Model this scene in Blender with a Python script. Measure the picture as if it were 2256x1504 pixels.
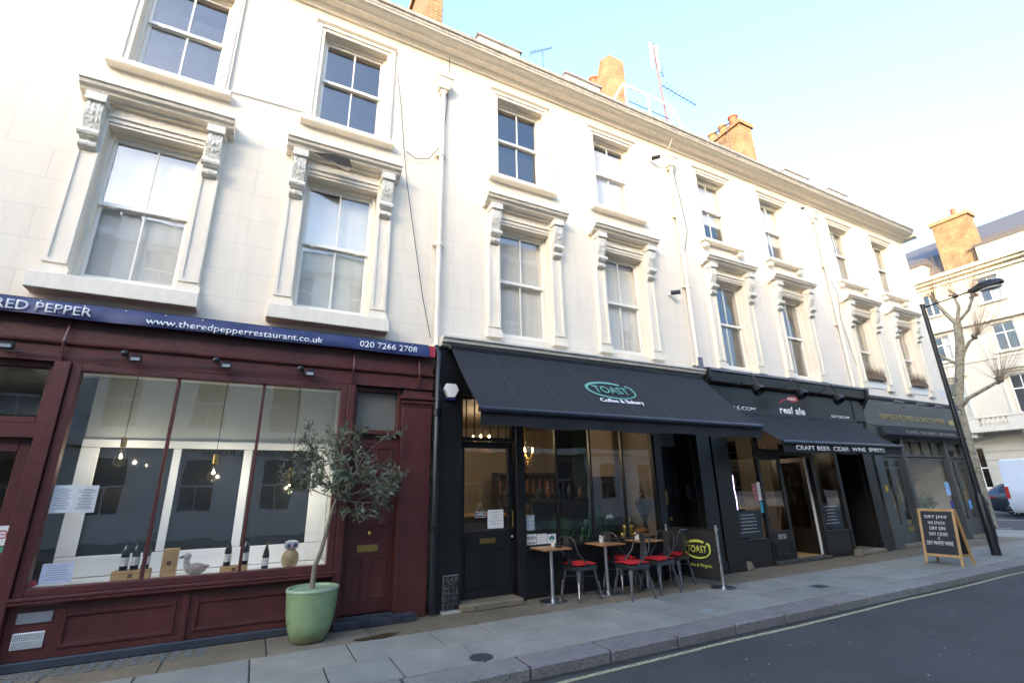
import bpy, bmesh, math, random
from math import radians, sin, cos, pi, sqrt, atan2
from mathutils import Vector, Matrix
random.seed(7)
for o in list(bpy.data.objects): bpy.data.objects.remove(o)
S = bpy.context.scene
COL = S.collection

# ------------------------------------------------------------------ camera
CAM = Vector((0, -6.8, 1.51))
YAW, PIT, ROL, FPX = radians(27.56), radians(17.4), radians(1.189), 1047.24
fw = Vector((sin(YAW)*cos(PIT), cos(YAW)*cos(PIT), sin(PIT)))
r0 = Vector((cos(YAW), -sin(YAW), 0)); d0 = fw.cross(r0)
rt = cos(ROL)*r0 + sin(ROL)*d0; dn = -sin(ROL)*r0 + cos(ROL)*d0
cd = bpy.data.cameras.new('camera'); cam = bpy.data.objects.new('camera', cd); COL.objects.link(cam)
cd.sensor_width = 36; cd.lens = FPX/2256*36; cd.clip_end = 2000; cd.clip_start = .05
Mx = Matrix((rt, -dn, -fw)).transposed().to_4x4(); Mx.translation = CAM; cam.matrix_world = Mx
S.camera = cam
# ------------------------------------------------------------------ light
SUN_EL, SUN_AZ = radians(8), radians(225)      # azimuth clockwise from +Y
w = bpy.data.worlds.new('World'); S.world = w; w.use_nodes = True
nt = w.node_tree; bg = nt.nodes['Background']
sky = nt.nodes.new('ShaderNodeTexSky'); sky.sky_type = 'NISHITA'; sky.sun_disc = False
sky.sun_elevation = SUN_EL; sky.sun_rotation = SUN_AZ; sky.air_density = 1.0; sky.dust_density = 8.0; sky.ozone_density = 4.6
nt.links.new(sky.outputs[0], bg.inputs[0]); bg.inputs[1].default_value = .15
sd = Vector((sin(SUN_AZ)*cos(SUN_EL), cos(SUN_AZ)*cos(SUN_EL), sin(SUN_EL)))
sl = bpy.data.lights.new('sun', 'SUN'); sl.energy = 1.0; sl.angle = radians(.5); sl.color = (.80, .63, .44)
so = bpy.data.objects.new('sun', sl); COL.objects.link(so); so.rotation_euler = sd.to_track_quat('Z', 'Y').to_euler(); so.location = (0, -30, 30)
S.view_settings.view_transform = 'Standard'; S.view_settings.look = 'None'; S.view_settings.gamma = 1
S.view_settings.exposure = 4.17
S.view_settings.use_white_balance = True; S.view_settings.white_balance_temperature = 8800; S.view_settings.white_balance_tint = 14
S.render.engine = 'CYCLES'
S.cycles.max_bounces = 8; S.cycles.transparent_max_bounces = 12; S.cycles.caustics_reflective = False; S.cycles.caustics_refractive = False

# ------------------------------------------------------------------ pixel -> place
def ray(px, py): return ((px-1128)/FPX*rt + (py-752)/FPX*dn + fw)
def F(px, py, y=0):
    d = ray(px, py); t = (y-CAM.y)/d.y; p = CAM+d*t; return p.x, p.z
def FX(px, py, X):
    d = ray(px, py); p = CAM+d*(X/d.x); return p.y, p.z
def G(px, py, z=0):
    d = ray(px, py); p = CAM+d*((z-CAM.z)/d.z); return p.x, p.y
def HIT(px, py, p0, n):
    d = ray(px, py); p0 = Vector(p0); n = Vector(n); return CAM+d*((p0-CAM).dot(n)/d.dot(n))

# ------------------------------------------------------------------ materials
MATS = {}
def nodes(m): return m.node_tree.nodes, m.node_tree.links
def M(name, col, rough=.6, metal=0, var=.12, vs=2.5, bump=0, bs=60, spec=.5, coat=0, st=(1, 1, 1), emit=0, speck=None):
    if name in MATS: return MATS[name]
    m = bpy.data.materials.new(name); m.use_nodes = True; N, L = nodes(m); b = N['Principled BSDF']
    b.inputs['Roughness'].default_value = rough; b.inputs['Metallic'].default_value = metal
    b.inputs['Specular IOR Level'].default_value = spec; b.inputs['Coat Weight'].default_value = coat
    c4 = (*col, 1)
    if emit: b.inputs['Emission Color'].default_value = c4; b.inputs['Emission Strength'].default_value = emit
    geo = N.new('ShaderNodeNewGeometry'); mp = N.new('ShaderNodeMapping'); mp.inputs['Scale'].default_value = st
    L.new(geo.outputs['Position'], mp.inputs[0])
    nz = N.new('ShaderNodeTexNoise'); nz.inputs['Scale'].default_value = vs; nz.inputs['Detail'].default_value = 6; nz.inputs['Roughness'].default_value = .65
    L.new(mp.outputs[0], nz.inputs['Vector'])
    r = N.new('ShaderNodeMapRange'); r.inputs[1].default_value = .25; r.inputs[2].default_value = .75; r.inputs[3].default_value = 1-var; r.inputs[4].default_value = 1+var
    L.new(nz.outputs[0], r.inputs[0])
    mx = N.new('ShaderNodeVectorMath'); mx.operation = 'SCALE'; mx.inputs[0].default_value = col; L.new(r.outputs[0], mx.inputs['Scale'])
    out = mx.outputs[0]
    if speck:
        n2 = N.new('ShaderNodeTexNoise'); n2.inputs['Scale'].default_value = speck[1]; n2.inputs['Detail'].default_value = 2; L.new(geo.outputs['Position'], n2.inputs['Vector'])
        r2 = N.new('ShaderNodeMapRange'); r2.inputs[1].default_value = speck[2]; r2.inputs[2].default_value = speck[2]+.06; L.new(n2.outputs[0], r2.inputs[0])
        mm = N.new('ShaderNodeMix'); mm.data_type = 'RGBA'; L.new(r2.outputs[0], mm.inputs[0]); L.new(out, mm.inputs[6]); mm.inputs[7].default_value = (*speck[0], 1); out = mm.outputs[2]
    L.new(out, b.inputs['Base Color'])
    rr = N.new('ShaderNodeMapRange'); rr.inputs[3].default_value = max(.02, rough-.08); rr.inputs[4].default_value = min(1, rough+.08); L.new(nz.outputs[0], rr.inputs[0]); L.new(rr.outputs[0], b.inputs['Roughness'])
    if bump:
        n3 = N.new('ShaderNodeTexNoise'); n3.inputs['Scale'].default_value = bs; n3.inputs['Detail'].default_value = 5; L.new(geo.outputs['Position'], n3.inputs['Vector'])
        bp = N.new('ShaderNodeBump'); bp.inputs['Strength'].default_value = bump; bp.inputs['Distance'].default_value = .02
        L.new(n3.outputs[0], bp.inputs['Height']); L.new(bp.outputs[0], b.inputs['Normal'])
    MATS[name] = m; return m
def stucco(name, col, bw, rh, joint, vert=True, off=(0, 0)):
    """painted render with scored block lines"""
    m = bpy.data.materials.new(name); m.use_nodes = True; N, L = nodes(m); b = N['Principled BSDF']; b.inputs['Roughness'].default_value = .7
    geo = N.new('ShaderNodeNewGeometry'); sp = N.new('ShaderNodeSeparateXYZ'); L.new(geo.outputs['Position'], sp.inputs[0])
    cb = N.new('ShaderNodeCombineXYZ'); L.new(sp.outputs[0], cb.inputs[0]); L.new(sp.outputs[2], cb.inputs[1])
    mp = N.new('ShaderNodeMapping'); mp.inputs['Location'].default_value = (off[0], off[1], 0); L.new(cb.outputs[0], mp.inputs[0])
    bt = N.new('ShaderNodeTexBrick'); L.new(mp.outputs[0], bt.inputs['Vector'])
    bt.inputs['Scale'].default_value = 1; bt.inputs['Mortar Size'].default_value = joint; bt.inputs['Mortar Smooth'].default_value = .3
    bt.inputs['Brick Width'].default_value = bw if vert else 500; bt.inputs['Row Height'].default_value = rh; bt.inputs['Bias'].default_value = 0
    nz = N.new('ShaderNodeTexNoise'); nz.inputs['Scale'].default_value = 1.2; nz.inputs['Detail'].default_value = 7; nz.inputs['Roughness'].default_value = .6; L.new(geo.outputs['Position'], nz.inputs['Vector'])
    st = N.new('ShaderNodeMapping'); st.inputs['Scale'].default_value = (4, 4, .35); L.new(geo.outputs['Position'], st.inputs[0])
    n2 = N.new('ShaderNodeTexNoise'); n2.inputs['Scale'].default_value = 2; n2.inputs['Detail'].default_value = 5; L.new(st.outputs[0], n2.inputs['Vector'])
    a = N.new('ShaderNodeMapRange'); a.inputs[1].default_value = .3; a.inputs[2].default_value = .75; a.inputs[3].default_value = 1.0; a.inputs[4].default_value = .92; L.new(n2.outputs[0], a.inputs[0])
    a2 = N.new('ShaderNodeMapRange'); a2.inputs[1].default_value = .3; a2.inputs[2].default_value = .7; a2.inputs[3].default_value = .96; a2.inputs[4].default_value = 1.03; L.new(nz.outputs[0], a2.inputs[0])
    j = N.new('ShaderNodeMapRange'); j.inputs[3].default_value = 1; j.inputs[4].default_value = .90; L.new(bt.outputs['Fac'], j.inputs[0])
    mu = N.new('ShaderNodeMath'); mu.operation = 'MULTIPLY'; L.new(a.outputs[0], mu.inputs[0]); L.new(a2.outputs[0], mu.inputs[1])
    m2 = N.new('ShaderNodeMath'); m2.operation = 'MULTIPLY'; L.new(mu.outputs[0], m2.inputs[0]); L.new(j.outputs[0], m2.inputs[1])
    # hairline cracks
    wp = N.new('ShaderNodeVectorMath'); wp.operation = 'MULTIPLY_ADD'; L.new(n2.outputs['Color'], wp.inputs[0]); wp.inputs[1].default_value = (.5, .5, .5); L.new(geo.outputs['Position'], wp.inputs[2])
    vo = N.new('ShaderNodeTexVoronoi'); vo.feature = 'DISTANCE_TO_EDGE'; vo.inputs['Scale'].default_value = .55; L.new(wp.outputs[0], vo.inputs['Vector'])
    ck = N.new('ShaderNodeMapRange'); ck.inputs[1].default_value = .0; ck.inputs[2].default_value = .004; ck.inputs[3].default_value = 0; ck.inputs[4].default_value = 1; L.new(vo.outputs['Distance'], ck.inputs[0])
    n5 = N.new('ShaderNodeTexNoise'); n5.inputs['Scale'].default_value = .6; L.new(geo.outputs['Position'], n5.inputs['Vector']); mk = N.new('ShaderNodeMapRange'); mk.inputs[1].default_value = .5; mk.inputs[2].default_value = .6; mk.inputs[3].default_value = 1; mk.inputs[4].default_value = .94; L.new(n5.outputs[0], mk.inputs[0])
    cm = N.new('ShaderNodeMath'); cm.operation = 'MAXIMUM'; L.new(ck.outputs[0], cm.inputs[0]); L.new(mk.outputs[0], cm.inputs[1]); m3 = N.new('ShaderNodeMath'); m3.operation = 'MULTIPLY'; L.new(m2.outputs[0], m3.inputs[0]); L.new(cm.outputs[0], m3.inputs[1])
    sc = N.new('ShaderNodeVectorMath'); sc.operation = 'SCALE'; sc.inputs[0].default_value = col; L.new(m3.outputs[0], sc.inputs['Scale']); L.new(sc.outputs[0], b.inputs['Base Color'])
    n3 = N.new('ShaderNodeTexNoise'); n3.inputs['Scale'].default_value = 14; n3.inputs['Detail'].default_value = 8; L.new(geo.outputs['Position'], n3.inputs['Vector'])
    h = N.new('ShaderNodeMath'); h.operation = 'MULTIPLY_ADD'; L.new(bt.outputs['Fac'], h.inputs[0]); h.inputs[1].default_value = -1; L.new(n3.outputs[0], h.inputs[2])
    bp = N.new('ShaderNodeBump'); bp.inputs['Strength'].default_value = .25; bp.inputs['Distance'].default_value = .012; L.new(h.outputs[0], bp.inputs['Height']); L.new(bp.outputs[0], b.inputs['Normal'])
    return m
def bricky(name, col, col2, mort):
    m = bpy.data.materials.new(name); m.use_nodes = True; N, L = nodes(m); b = N['Principled BSDF']; b.inputs['Roughness'].default_value = .85
    geo = N.new('ShaderNodeNewGeometry'); sp = N.new('ShaderNodeSeparateXYZ'); L.new(geo.outputs['Position'], sp.inputs[0]); ad = N.new('ShaderNodeMath'); L.new(sp.outputs[0], ad.inputs[0]); L.new(sp.outputs[1], ad.inputs[1])
    cb = N.new('ShaderNodeCombineXYZ'); L.new(ad.outputs[0], cb.inputs[0]); L.new(sp.outputs[2], cb.inputs[1]); bt = N.new('ShaderNodeTexBrick'); L.new(cb.outputs[0], bt.inputs['Vector'])
    bt.inputs['Scale'].default_value = 1; bt.inputs['Brick Width'].default_value = .225; bt.inputs['Row Height'].default_value = .075; bt.inputs['Mortar Size'].default_value = .007; bt.inputs['Color1'].default_value = (*col, 1); bt.inputs['Color2'].default_value = (*col2, 1); bt.inputs['Mortar'].default_value = (*mort, 1)
    nz = N.new('ShaderNodeTexNoise'); nz.inputs['Scale'].default_value = 2.2; nz.inputs['Detail'].default_value = 8; L.new(geo.outputs['Position'], nz.inputs['Vector']); r = N.new('ShaderNodeMapRange'); r.inputs[1].default_value = .3; r.inputs[2].default_value = .7; r.inputs[3].default_value = .62; r.inputs[4].default_value = 1.2; L.new(nz.outputs[0], r.inputs[0])
    sc = N.new('ShaderNodeVectorMath'); sc.operation = 'SCALE'; L.new(bt.outputs[0], sc.inputs[0]); L.new(r.outputs[0], sc.inputs['Scale']); L.new(sc.outputs[0], b.inputs['Base Color'])
    bp = N.new('ShaderNodeBump'); bp.invert = True; bp.inputs['Strength'].default_value = .5; bp.inputs['Distance'].default_value = .01; L.new(bt.outputs['Fac'], bp.inputs['Height']); L.new(bp.outputs[0], b.inputs['Normal']); return m
def glass(name='window_glass', tint=(1, 1, 1), ior=1.5, wav=.0):
    m = bpy.data.materials.new(name); m.use_nodes = True; N, L = nodes(m)
    N.remove(N['Principled BSDF']); o = N['Material Output']
    t = N.new('ShaderNodeBsdfTransparent'); t.inputs[0].default_value = (*tint, 1); g = N.new('ShaderNodeBsdfGlossy'); g.inputs['Roughness'].default_value = .0
    # Schlick reflectance, the same from both sides of the sheet
    geo = N.new('ShaderNodeNewGeometry'); dt = N.new('ShaderNodeVectorMath'); dt.operation = 'DOT_PRODUCT'; L.new(geo.outputs['Normal'], dt.inputs[0]); L.new(geo.outputs['Incoming'], dt.inputs[1])
    ab_ = N.new('ShaderNodeMath'); ab_.operation = 'ABSOLUTE'; L.new(dt.outputs['Value'], ab_.inputs[0])
    om = N.new('ShaderNodeMath'); om.operation = 'SUBTRACT'; om.inputs[0].default_value = 1; L.new(ab_.outputs[0], om.inputs[1])
    pw = N.new('ShaderNodeMath'); pw.operation = 'POWER'; pw.inputs[1].default_value = 5; L.new(om.outputs[0], pw.inputs[0]); f0 = ((ior-1)/(ior+1))**2
    k = N.new('ShaderNodeMath'); k.operation = 'MULTIPLY_ADD'; k.inputs[1].default_value = 1-f0; k.inputs[2].default_value = f0*1.25; k.use_clamp = True; L.new(pw.outputs[0], k.inputs[0]); mx = N.new('ShaderNodeMixShader')
    L.new(k.outputs[0], mx.inputs[0]); L.new(t.outputs[0], mx.inputs[1]); L.new(g.outputs[0], mx.inputs[2]); L.new(mx.outputs[0], o.inputs[0])
    if wav:
        n3 = N.new('ShaderNodeTexNoise'); n3.inputs['Scale'].default_value = 2.2; n3.inputs['Detail'].default_value = 1; L.new(geo.outputs['Position'], n3.inputs['Vector'])
        bp = N.new('ShaderNodeBump'); bp.inputs['Strength'].default_value = wav; bp.inputs['Distance'].default_value = .05; L.new(n3.outputs[0], bp.inputs['Height']); L.new(bp.outputs[0], g.inputs['Normal'])
    return m
GLASS = glass(ior=1.75, wav=.03); SHOPGLASS = glass('shop_glass', wav=.03)
TRIM = M('trim_paint', (.83, .735, .605), .6, var=.09, vs=5, bump=.15, bs=60, st=(2, 2, .5))
STUC = [stucco('stucco_one', (.82, .725, .595), .86, .40, .008, True, (.1, .02)), stucco('stucco_two', (.84, .74, .615), .62, .40, .007, True, (.3, .05)),
        stucco('stucco_three', (.85, .755, .645), .6, .42, .007, False), stucco('stucco_four', (.90, .80, .68), .6, .42, .004, False)]
SASH = M('sash_white', (.86, .82, .74), .45, var=.04)
CORN = M('cornice_weathered', (.44, .40, .34), .85, var=.35, vs=3.5, bump=.35, bs=45, st=(2.5, 2.5, .6))
CARVE = M('carved_stucco', (.74, .70, .62), .75, var=.14, vs=9, bump=.9, bs=38)
MAROON = M('maroon_paint', (.092, .0195, .017), .42, var=.35, vs=3, bump=.22, bs=28, speck=((.22, .13, .12), 130, .70))
BLACKP = M('black_paint', (.0075, .008, .009), .42, var=.4, vs=3, bump=.18, bs=28, speck=((.10, .10, .10), 110, .735))
BROWNBLK = M('brown_black_paint', (.0115, .0095, .0085), .42, var=.25, vs=4, bump=.08, bs=70)
GREYG = M('grey_green_paint', (.060, .066, .064), .5, var=.15, vs=4, bump=.1, bs=80)
FASCIAG = M('grey_fascia_paint', (.095, .095, .090), .5, var=.12, vs=3)
WHITEP = M('white_paint', (.80, .80, .78), .5, var=.05)
PAPER = M('paper', (.80, .80, .80), .7, var=.04)
BRASS = M('brass', (.55, .36, .12), .3, 1, var=.15)
CHROME = M('brushed_steel', (.62, .62, .62), .28, 1, var=.06)
GUNM = M('gunmetal_paint', (.11, .115, .125), .32, .75, var=.15)
DARKM = M('dark_metal', (.02, .021, .024), .35, .3, var=.2)
DARK = M('dark_interior', (.035, .035, .04), .8, var=.2)
ROOMG = M('upper_room', (.32, .32, .32), .9, var=.1)
WOODL = M('light_wood', (.46, .27, .12), .5, var=.22, vs=7, st=(1, 6, 6), bump=.1)
LEAD = M('lead_grey', (.16, .17, .19), .5, .2, var=.25)
SLATE = M('slate', (.055, .058, .07), .6, var=.25, vs=6)

# ------------------------------------------------------------------ mesh builder
class MB:
    def __init__(s): s.v = []; s.f = []
    def add(s, vs, fs):
        n = len(s.v); s.v += [tuple(v) for v in vs]; s.f += [tuple(i+n for i in f) for f in fs]; return s
    def box(s, x0, x1, y0, y1, z0, z1):
        v = [(x, y, z) for z in (z0, z1) for y in (y0, y1) for x in (x0, x1)]
        return s.add(v, [(0, 2, 3, 1), (4, 5, 7, 6), (0, 1, 5, 4), (2, 6, 7, 3), (0, 4, 6, 2), (1, 3, 7, 5)])
    def hexa(s, a, b):   # two quads -> solid
        return s.add(list(a)+list(b), [(3, 2, 1, 0), (4, 5, 6, 7), (0, 1, 5, 4), (1, 2, 6, 5), (2, 3, 7, 6), (3, 0, 4, 7)])
    def poly(s, pts): return s.add(pts, [tuple(range(len(pts)))])
    def profx(s, prof, x0, x1):   # profile (y,z) extruded along x, closed
        n = len(prof); v = [(x0, y, z) for y, z in prof]+[(x1, y, z) for y, z in prof]
        return s.add(v, [(i, (i+1) % n, n+(i+1) % n, n+i) for i in range(n)]+[tuple(range(n))[::-1], tuple(range(n, 2*n))])
    def profy(s, prof, y0, y1):   # profile (x,z)
        n = len(prof); v = [(x, y0, z) for x, z in prof]+[(x, y1, z) for x, z in prof]
        return s.add(v, [(i, (i+1) % n, n+(i+1) % n, n+i) for i in range(n)]+[tuple(range(n))[::-1], tuple(range(n, 2*n))])
    def profz(s, prof, z0, z1):
        n = len(prof); v = [(x, y, z0) for x, y in prof]+[(x, y, z1) for x, y in prof]
        return s.add(v, [(i, (i+1) % n, n+(i+1) % n, n+i) for i in range(n)]+[tuple(range(n))[::-1], tuple(range(n, 2*n))])
    def tube(s, pts, r, n=8, cap=True):
        pts = [Vector(p) for p in pts]; k = len(pts); rs = r if isinstance(r, (list, tuple)) else [r]*k; V = []
        up = None
        for i, p in enumerate(pts):
            t = (pts[min(i+1, k-1)]-pts[max(i-1, 0)]).normalized()
            if up is None: up = t.orthogonal().normalized()
            else:
                up = up-t*up.dot(t)
                up = up.normalized() if up.length > 1e-5 else t.orthogonal().normalized()
            b = t.cross(up)
            V += [p+(up*cos(2*pi*j/n)+b*sin(2*pi*j/n))*rs[i] for j in range(n)]
        fs = [(i*n+j, i*n+(j+1) % n, (i+1)*n+(j+1) % n, (i+1)*n+j) for i in range(k-1) for j in range(n)]
        if cap: fs += [tuple(range(n))[::-1], tuple(range((k-1)*n, k*n))]
        return s.add(V, fs)
    def lathe(s, prof, c=(0, 0, 0), n=20, sx=1, sy=1):   # (r,z)
        V = [(c[0]+r*cos(2*pi*j/n)*sx, c[1]+r*sin(2*pi*j/n)*sy, c[2]+z) for r, z in prof for j in range(n)]; k = len(prof)
        fs = [(i*n+j, i*n+(j+1) % n, (i+1)*n+(j+1) % n, (i+1)*n+j) for i in range(k-1) for j in range(n)]
        return s.add(V, fs+[tuple(range(n))[::-1], tuple(range((k-1)*n, k*n))])
    def ball(s, c, r, n=8, sc=(1, 1, 1)):
        pr = [(sin(pi*i/n)*r, -cos(pi*i/n)*r) for i in range(n+1)]; pr[0] = (1e-4, -r); pr[-1] = (1e-4, r)
        V = [(c[0]+a*cos(2*pi*j/n)*sc[0], c[1]+a*sin(2*pi*j/n)*sc[1], c[2]+z*sc[2]) for a, z in pr for j in range(n)]
        return s.add(V, [(i*n+j, i*n+(j+1) % n, (i+1)*n+(j+1) % n, (i+1)*n+j) for i in range(n) for j in range(n)])
    def frame(s, x0, x1, z0, z1, t, y0, y1, tb=None):   # rectangular ring in xz
        tb = t if tb is None else tb
        s.box(x0, x0+t, y0, y1, z0, z1); s.box(x1-t, x1, y0, y1, z0, z1); s.box(x0+t, x1-t, y0, y1, z1-t, z1); s.box(x0+t, x1-t, y0, y1, z0, z0+tb); return s
    def build(s, name, mat, parent=None, smooth=False, bevel=0, local=False, kind=None):
        me = bpy.data.meshes.new(name); off = Vector((0, 0, 0)); p = parent
        while p is not None and not local: off += p.location; p = p.parent
        me.from_pydata([Vector(v)-off for v in s.v], [], s.f)
        bm = bmesh.new(); bm.from_mesh(me)
        if bevel: bmesh.ops.bevel(bm, geom=bm.edges[:], offset=bevel, segments=1, affect='EDGES', clamp_overlap=True)
        bmesh.ops.recalc_face_normals(bm, faces=bm.faces[:])
        if smooth:
            for f in bm.faces: f.smooth = True
            for e in bm.edges:
                if len(e.link_faces) == 2 and e.calc_face_angle(0) > .7: e.smooth = False
        bm.to_mesh(me); bm.free(); me.materials.append(mat)
        o = bpy.data.objects.new(name, me); COL.objects.link(o); o.parent = parent
        if kind: o['kind'] = kind
        return o
def B(name, mat, parent, *bx, bevel=0):
    m = MB()
    for b in bx: m.box(*b)
    return m.build(name, mat, parent, bevel=bevel)
def thing(name, label, cat, loc=(0, 0, 0), rz=0, group=None):
    o = bpy.data.objects.new(name, None); COL.objects.link(o); o.location = loc; o.rotation_euler = (0, 0, rz); o.empty_display_size = .1
    return tag(o, label, cat, group)
def tag(o, label, cat, group=None):
    o['label'] = label; o['category'] = cat
    if group: o['group'] = group
    return o
def dup(o, parent=None, loc=None):
    c = o.copy(); COL.objects.link(c); c.parent = parent
    if loc is not None: c.location = loc
    for ch in list(o.children): dup(ch, c)
    return c
def text(name, body, c, wid, hei, mat, parent=None, right=(1, 0, 0), up=(0, 0, 1), bold=0, ext=.002, italic=0):
    """flat lettering fitted to wid x hei metres, centred on c"""
    cu = bpy.data.curves.new('t', 'FONT'); cu.body = body; cu.extrude = 0; cu.offset = bold; cu.shear = italic; cu.resolution_u = 3
    ob = bpy.data.objects.new('t', cu); COL.objects.link(ob); dg = bpy.context.evaluated_depsgraph_get(); dg.update()
    me = bpy.data.meshes.new_from_object(ob.evaluated_get(dg)); bpy.data.objects.remove(ob); bpy.data.curves.remove(cu)
    xs = [v.co.x for v in me.vertices]; ys = [v.co.y for v in me.vertices]
    x0, x1, y0, y1 = min(xs), max(xs), min(ys), max(ys); R_ = Vector(right).normalized(); U = Vector(up).normalized(); C = Vector(c); off = Vector((0, 0, 0)); p = parent
    while p is not None: off += p.location; p = p.parent
    for v in me.vertices:
        v.co = C+R_*((v.co.x-(x0+x1)/2)/(x1-x0)*wid)+U*((v.co.y-(y0+y1)/2)/(y1-y0)*hei)-off
    bm = bmesh.new(); bm.from_mesh(me); nrm = R_.cross(U)
    r = bmesh.ops.extrude_face_region(bm, geom=bm.faces[:]); bmesh.ops.translate(bm, verts=[g for g in r['geom'] if isinstance(g, bmesh.types.BMVert)], vec=nrm*ext)
    bm.to_mesh(me); bm.free(); me.materials.clear(); me.materials.append(mat); me.name = name
    o = bpy.data.objects.new(name, me); COL.objects.link(o); o.parent = parent; return o
# ------------------------------------------------------------------ ground
def struct(o): o['kind'] = 'structure'; return o
ASPH = M('asphalt', (.052, .051, .049), .8, var=.36, vs=.9, bump=.9, bs=90, speck=((.13, .135, .14), 95, .64))
YEL = M('worn_yellow_line', (.38, .34, .20), .85, var=.4, vs=25, speck=((.07, .075, .08), 60, .56))
WHL = M('worn_white_line', (.55, .55, .53), .8, var=.2, vs=20)
SLAB = [M('paving_%d' % i, c, .75, var=.22, vs=2.2, bump=.35, bs=70, speck=((.09, .09, .09), 60, .70)) for i, c in enumerate([(.25, .235, .195), (.23, .222, .19), (.265, .24, .195), (.21, .20, .17), (.24, .226, .195)])]
YORK = [M('york_%d' % i, c, .8, var=.25, vs=2.5, bump=.4, bs=45, speck=((.07, .06, .055), 14, .66)) for i, c in enumerate([(.19, .14, .088), (.195, .15, .10), (.17, .13, .082), (.19, .15, .105)])]
GRAN = [M('granite_%d' % i, c, .8, var=.2, vs=4, bump=.9, bs=55, speck=((.08, .07, .06), 75, .60)) for i, c in enumerate([(.22, .20, .175), (.21, .18, .17), (.24, .23, .21), (.19, .165, .155)])]
MORT = M('mortar', (.055, .053, .048), .95, var=.3)
road = struct(MB().poly([(-90, -90, -.11), (150, -90, -.11), (150, 150, -.11), (-90, 150, -.11)]).build('road', ASPH))
yl = MB()
x = -8.0
while x < 17:
    l = min(.5, 17-x); j = lambda q: -2.655+.012*sin(q*1.7)+.010*q+.004*sin(q*9)
    yl.add([(x, j(x)-.028, -.106), (x+l, j(x+l)-.028, -.106), (x+l, j(x+l)+.028, -.106), (x, j(x)+.028, -.106)], [(0, 1, 2, 3)]); x += l
yl.build('yellow_line', YEL, road)
gd = MB(); rq = random.Random(21); V = []
for i in range(140):
    xx = -6+i*.18; V += [(xx, -2.455, -.1075), (xx, -2.50-rq.uniform(.0, .045)-.02*sin(i*.4)**2, -.1075)]
gd.add(V, [(2*i, 2*i+1, 2*i+3, 2*i+2) for i in range(139)]); gd.build('gutter_dirt', M('gutter_dirt', (.028, .024, .018), .95, var=.5, vs=14, bump=.8, bs=60), road)
pm = MB().poly([(9.2, -3.9, -.1078), (13.6, -4.1, -.1078), (13.8, -5.2, -.1078), (9.4, -5.1, -.1078)]); pm.build('road_patch', M('road_patch', (.036, .037, .039), .85, var=.25, vs=3, bump=.8, bs=80), road)
B('centre_line', WHL, road, (28.75, 28.9, -6, 30, -.107, -.105))
pts = [(-9, 9), (-9, -2.44)]
for i in range(9):
    a = -pi/2+i*pi/16; pts.append((19.4+3.0*cos(a), .56+3.0*sin(a)))
pts += [(22.4, 60), (19.05, 60), (19.05, 9)]
pav = struct(MB().profz(pts, -.115, -.012).build('pavement', MORT))
rnd = random.Random(3)
unit = {}
def slab(name, x0, x1, y0, y1, mat, th=.05, top=0, bev=.006, par=pav):
    key = (round(x1-x0, 2), round(y1-y0, 2), mat.name, name)
    if key not in unit:
        o = MB().box(-(x1-x0)/2, (x1-x0)/2, -(y1-y0)/2, (y1-y0)/2, -th, 0).build(name, mat, par, bevel=bev, local=True); unit[key] = o.data
    else:
        o = bpy.data.objects.new(name, unit[key]); COL.objects.link(o); o.parent = par
    o.location = ((x0+x1)/2, (y0+y1)/2, top); o.rotation_euler = (rnd.uniform(-.003, .003), rnd.uniform(-.002, .002), 0)
    return o
GAP = .014
# flagstones along the shopfronts
x = -6.0
while x < 18.9:
    l = rnd.choice([.9, 1.2, 1.4, 1.05]); l = min(l, 19.0-x)
    slab('flagstone', x, x+l-GAP, -.86, .12, rnd.choice(YORK), top=rnd.uniform(-.003, .001)); x += l
for row in range(2):
    y1 = -.87-row*.63; x = -6.0+row*.45
    while x < 18.9:
        l = rnd.choice([.75, .9, .9, .6]); l = min(l, 19.0-x) if x < 18 else 19.0-x
        slab('paving_slab', x, x+l-GAP, y1-.62, y1, rnd.choice(SLAB), top=rnd.uniform(-.002, .002)); x += l
x = -6.0
while x < 18.9:
    l = rnd.choice([.75, .9, 1.1]); l = min(l, 19.0-x) if x < 18 else 19.0-x
    o = slab('kerb_stone', x, x+l-.012, -2.46, -2.135, rnd.choice(GRAN), th=.15, top=rnd.uniform(-.003, .003), bev=.02); x += l
# side-street pavement round the corner
for i in range(5):
    for k in range(7):
        x0 = 19.01+i*.66; y0 = -1.9+k*.9+(i % 2)*.4
        if (x0+.65-19.4)**2+max(0, .56-y0)**2 > 2.75**2 and (x0 > 19.4): continue
        slab('paving_slab', x0, x0+.65, y0, y0+.89, rnd.choice(SLAB), top=0)
for k in range(8): slab('kerb_stone', 22.1, 22.42, .62+k*.9, 1.51+k*.9, rnd.choice(GRAN), th=.15, bev=.02)
# iron covers, stain and crack of a pavement light
IRON = M('cast_iron', (.06, .065, .07), .55, .4, var=.2, vs=20, bump=.5, bs=120)
cx, cy = G(1060, 1447); MB().lathe([(.115, -.01), (.115, .004), (.10, .006), (.001, .006)], (cx, cy, 0), 24).build('iron_cover', IRON, pav)
cx, cy = G(1805, 1291); B('iron_cover', IRON, pav, (cx-.12, cx+.12, cy-.09, cy+.09, -.01, .005))
cx, cy = G(1560, 1344); B('iron_cover', M('steel_lid', (.33, .34, .34), .5, .3), pav, (cx-.09, cx+.09, cy-.07, cy+.07, -.01, .004))
STAIN = M('damp_stain', (.060, .036, .016), .35, var=.25, vs=8)
cx, cy = G(832, 1402); MB().poly([(cx+.25*cos(a)*(1+.12*sin(3*a)), cy+.075*sin(a)*(1+.2*cos(5*a))+.03*cos(a), .0035) for a in [i*2*pi/28 for i in range(28)]]).build('damp_stain', STAIN, pav)
PRIS = M('prism_glass_light', (.16, .17, .16), .35, var=.3, vs=20)
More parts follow.
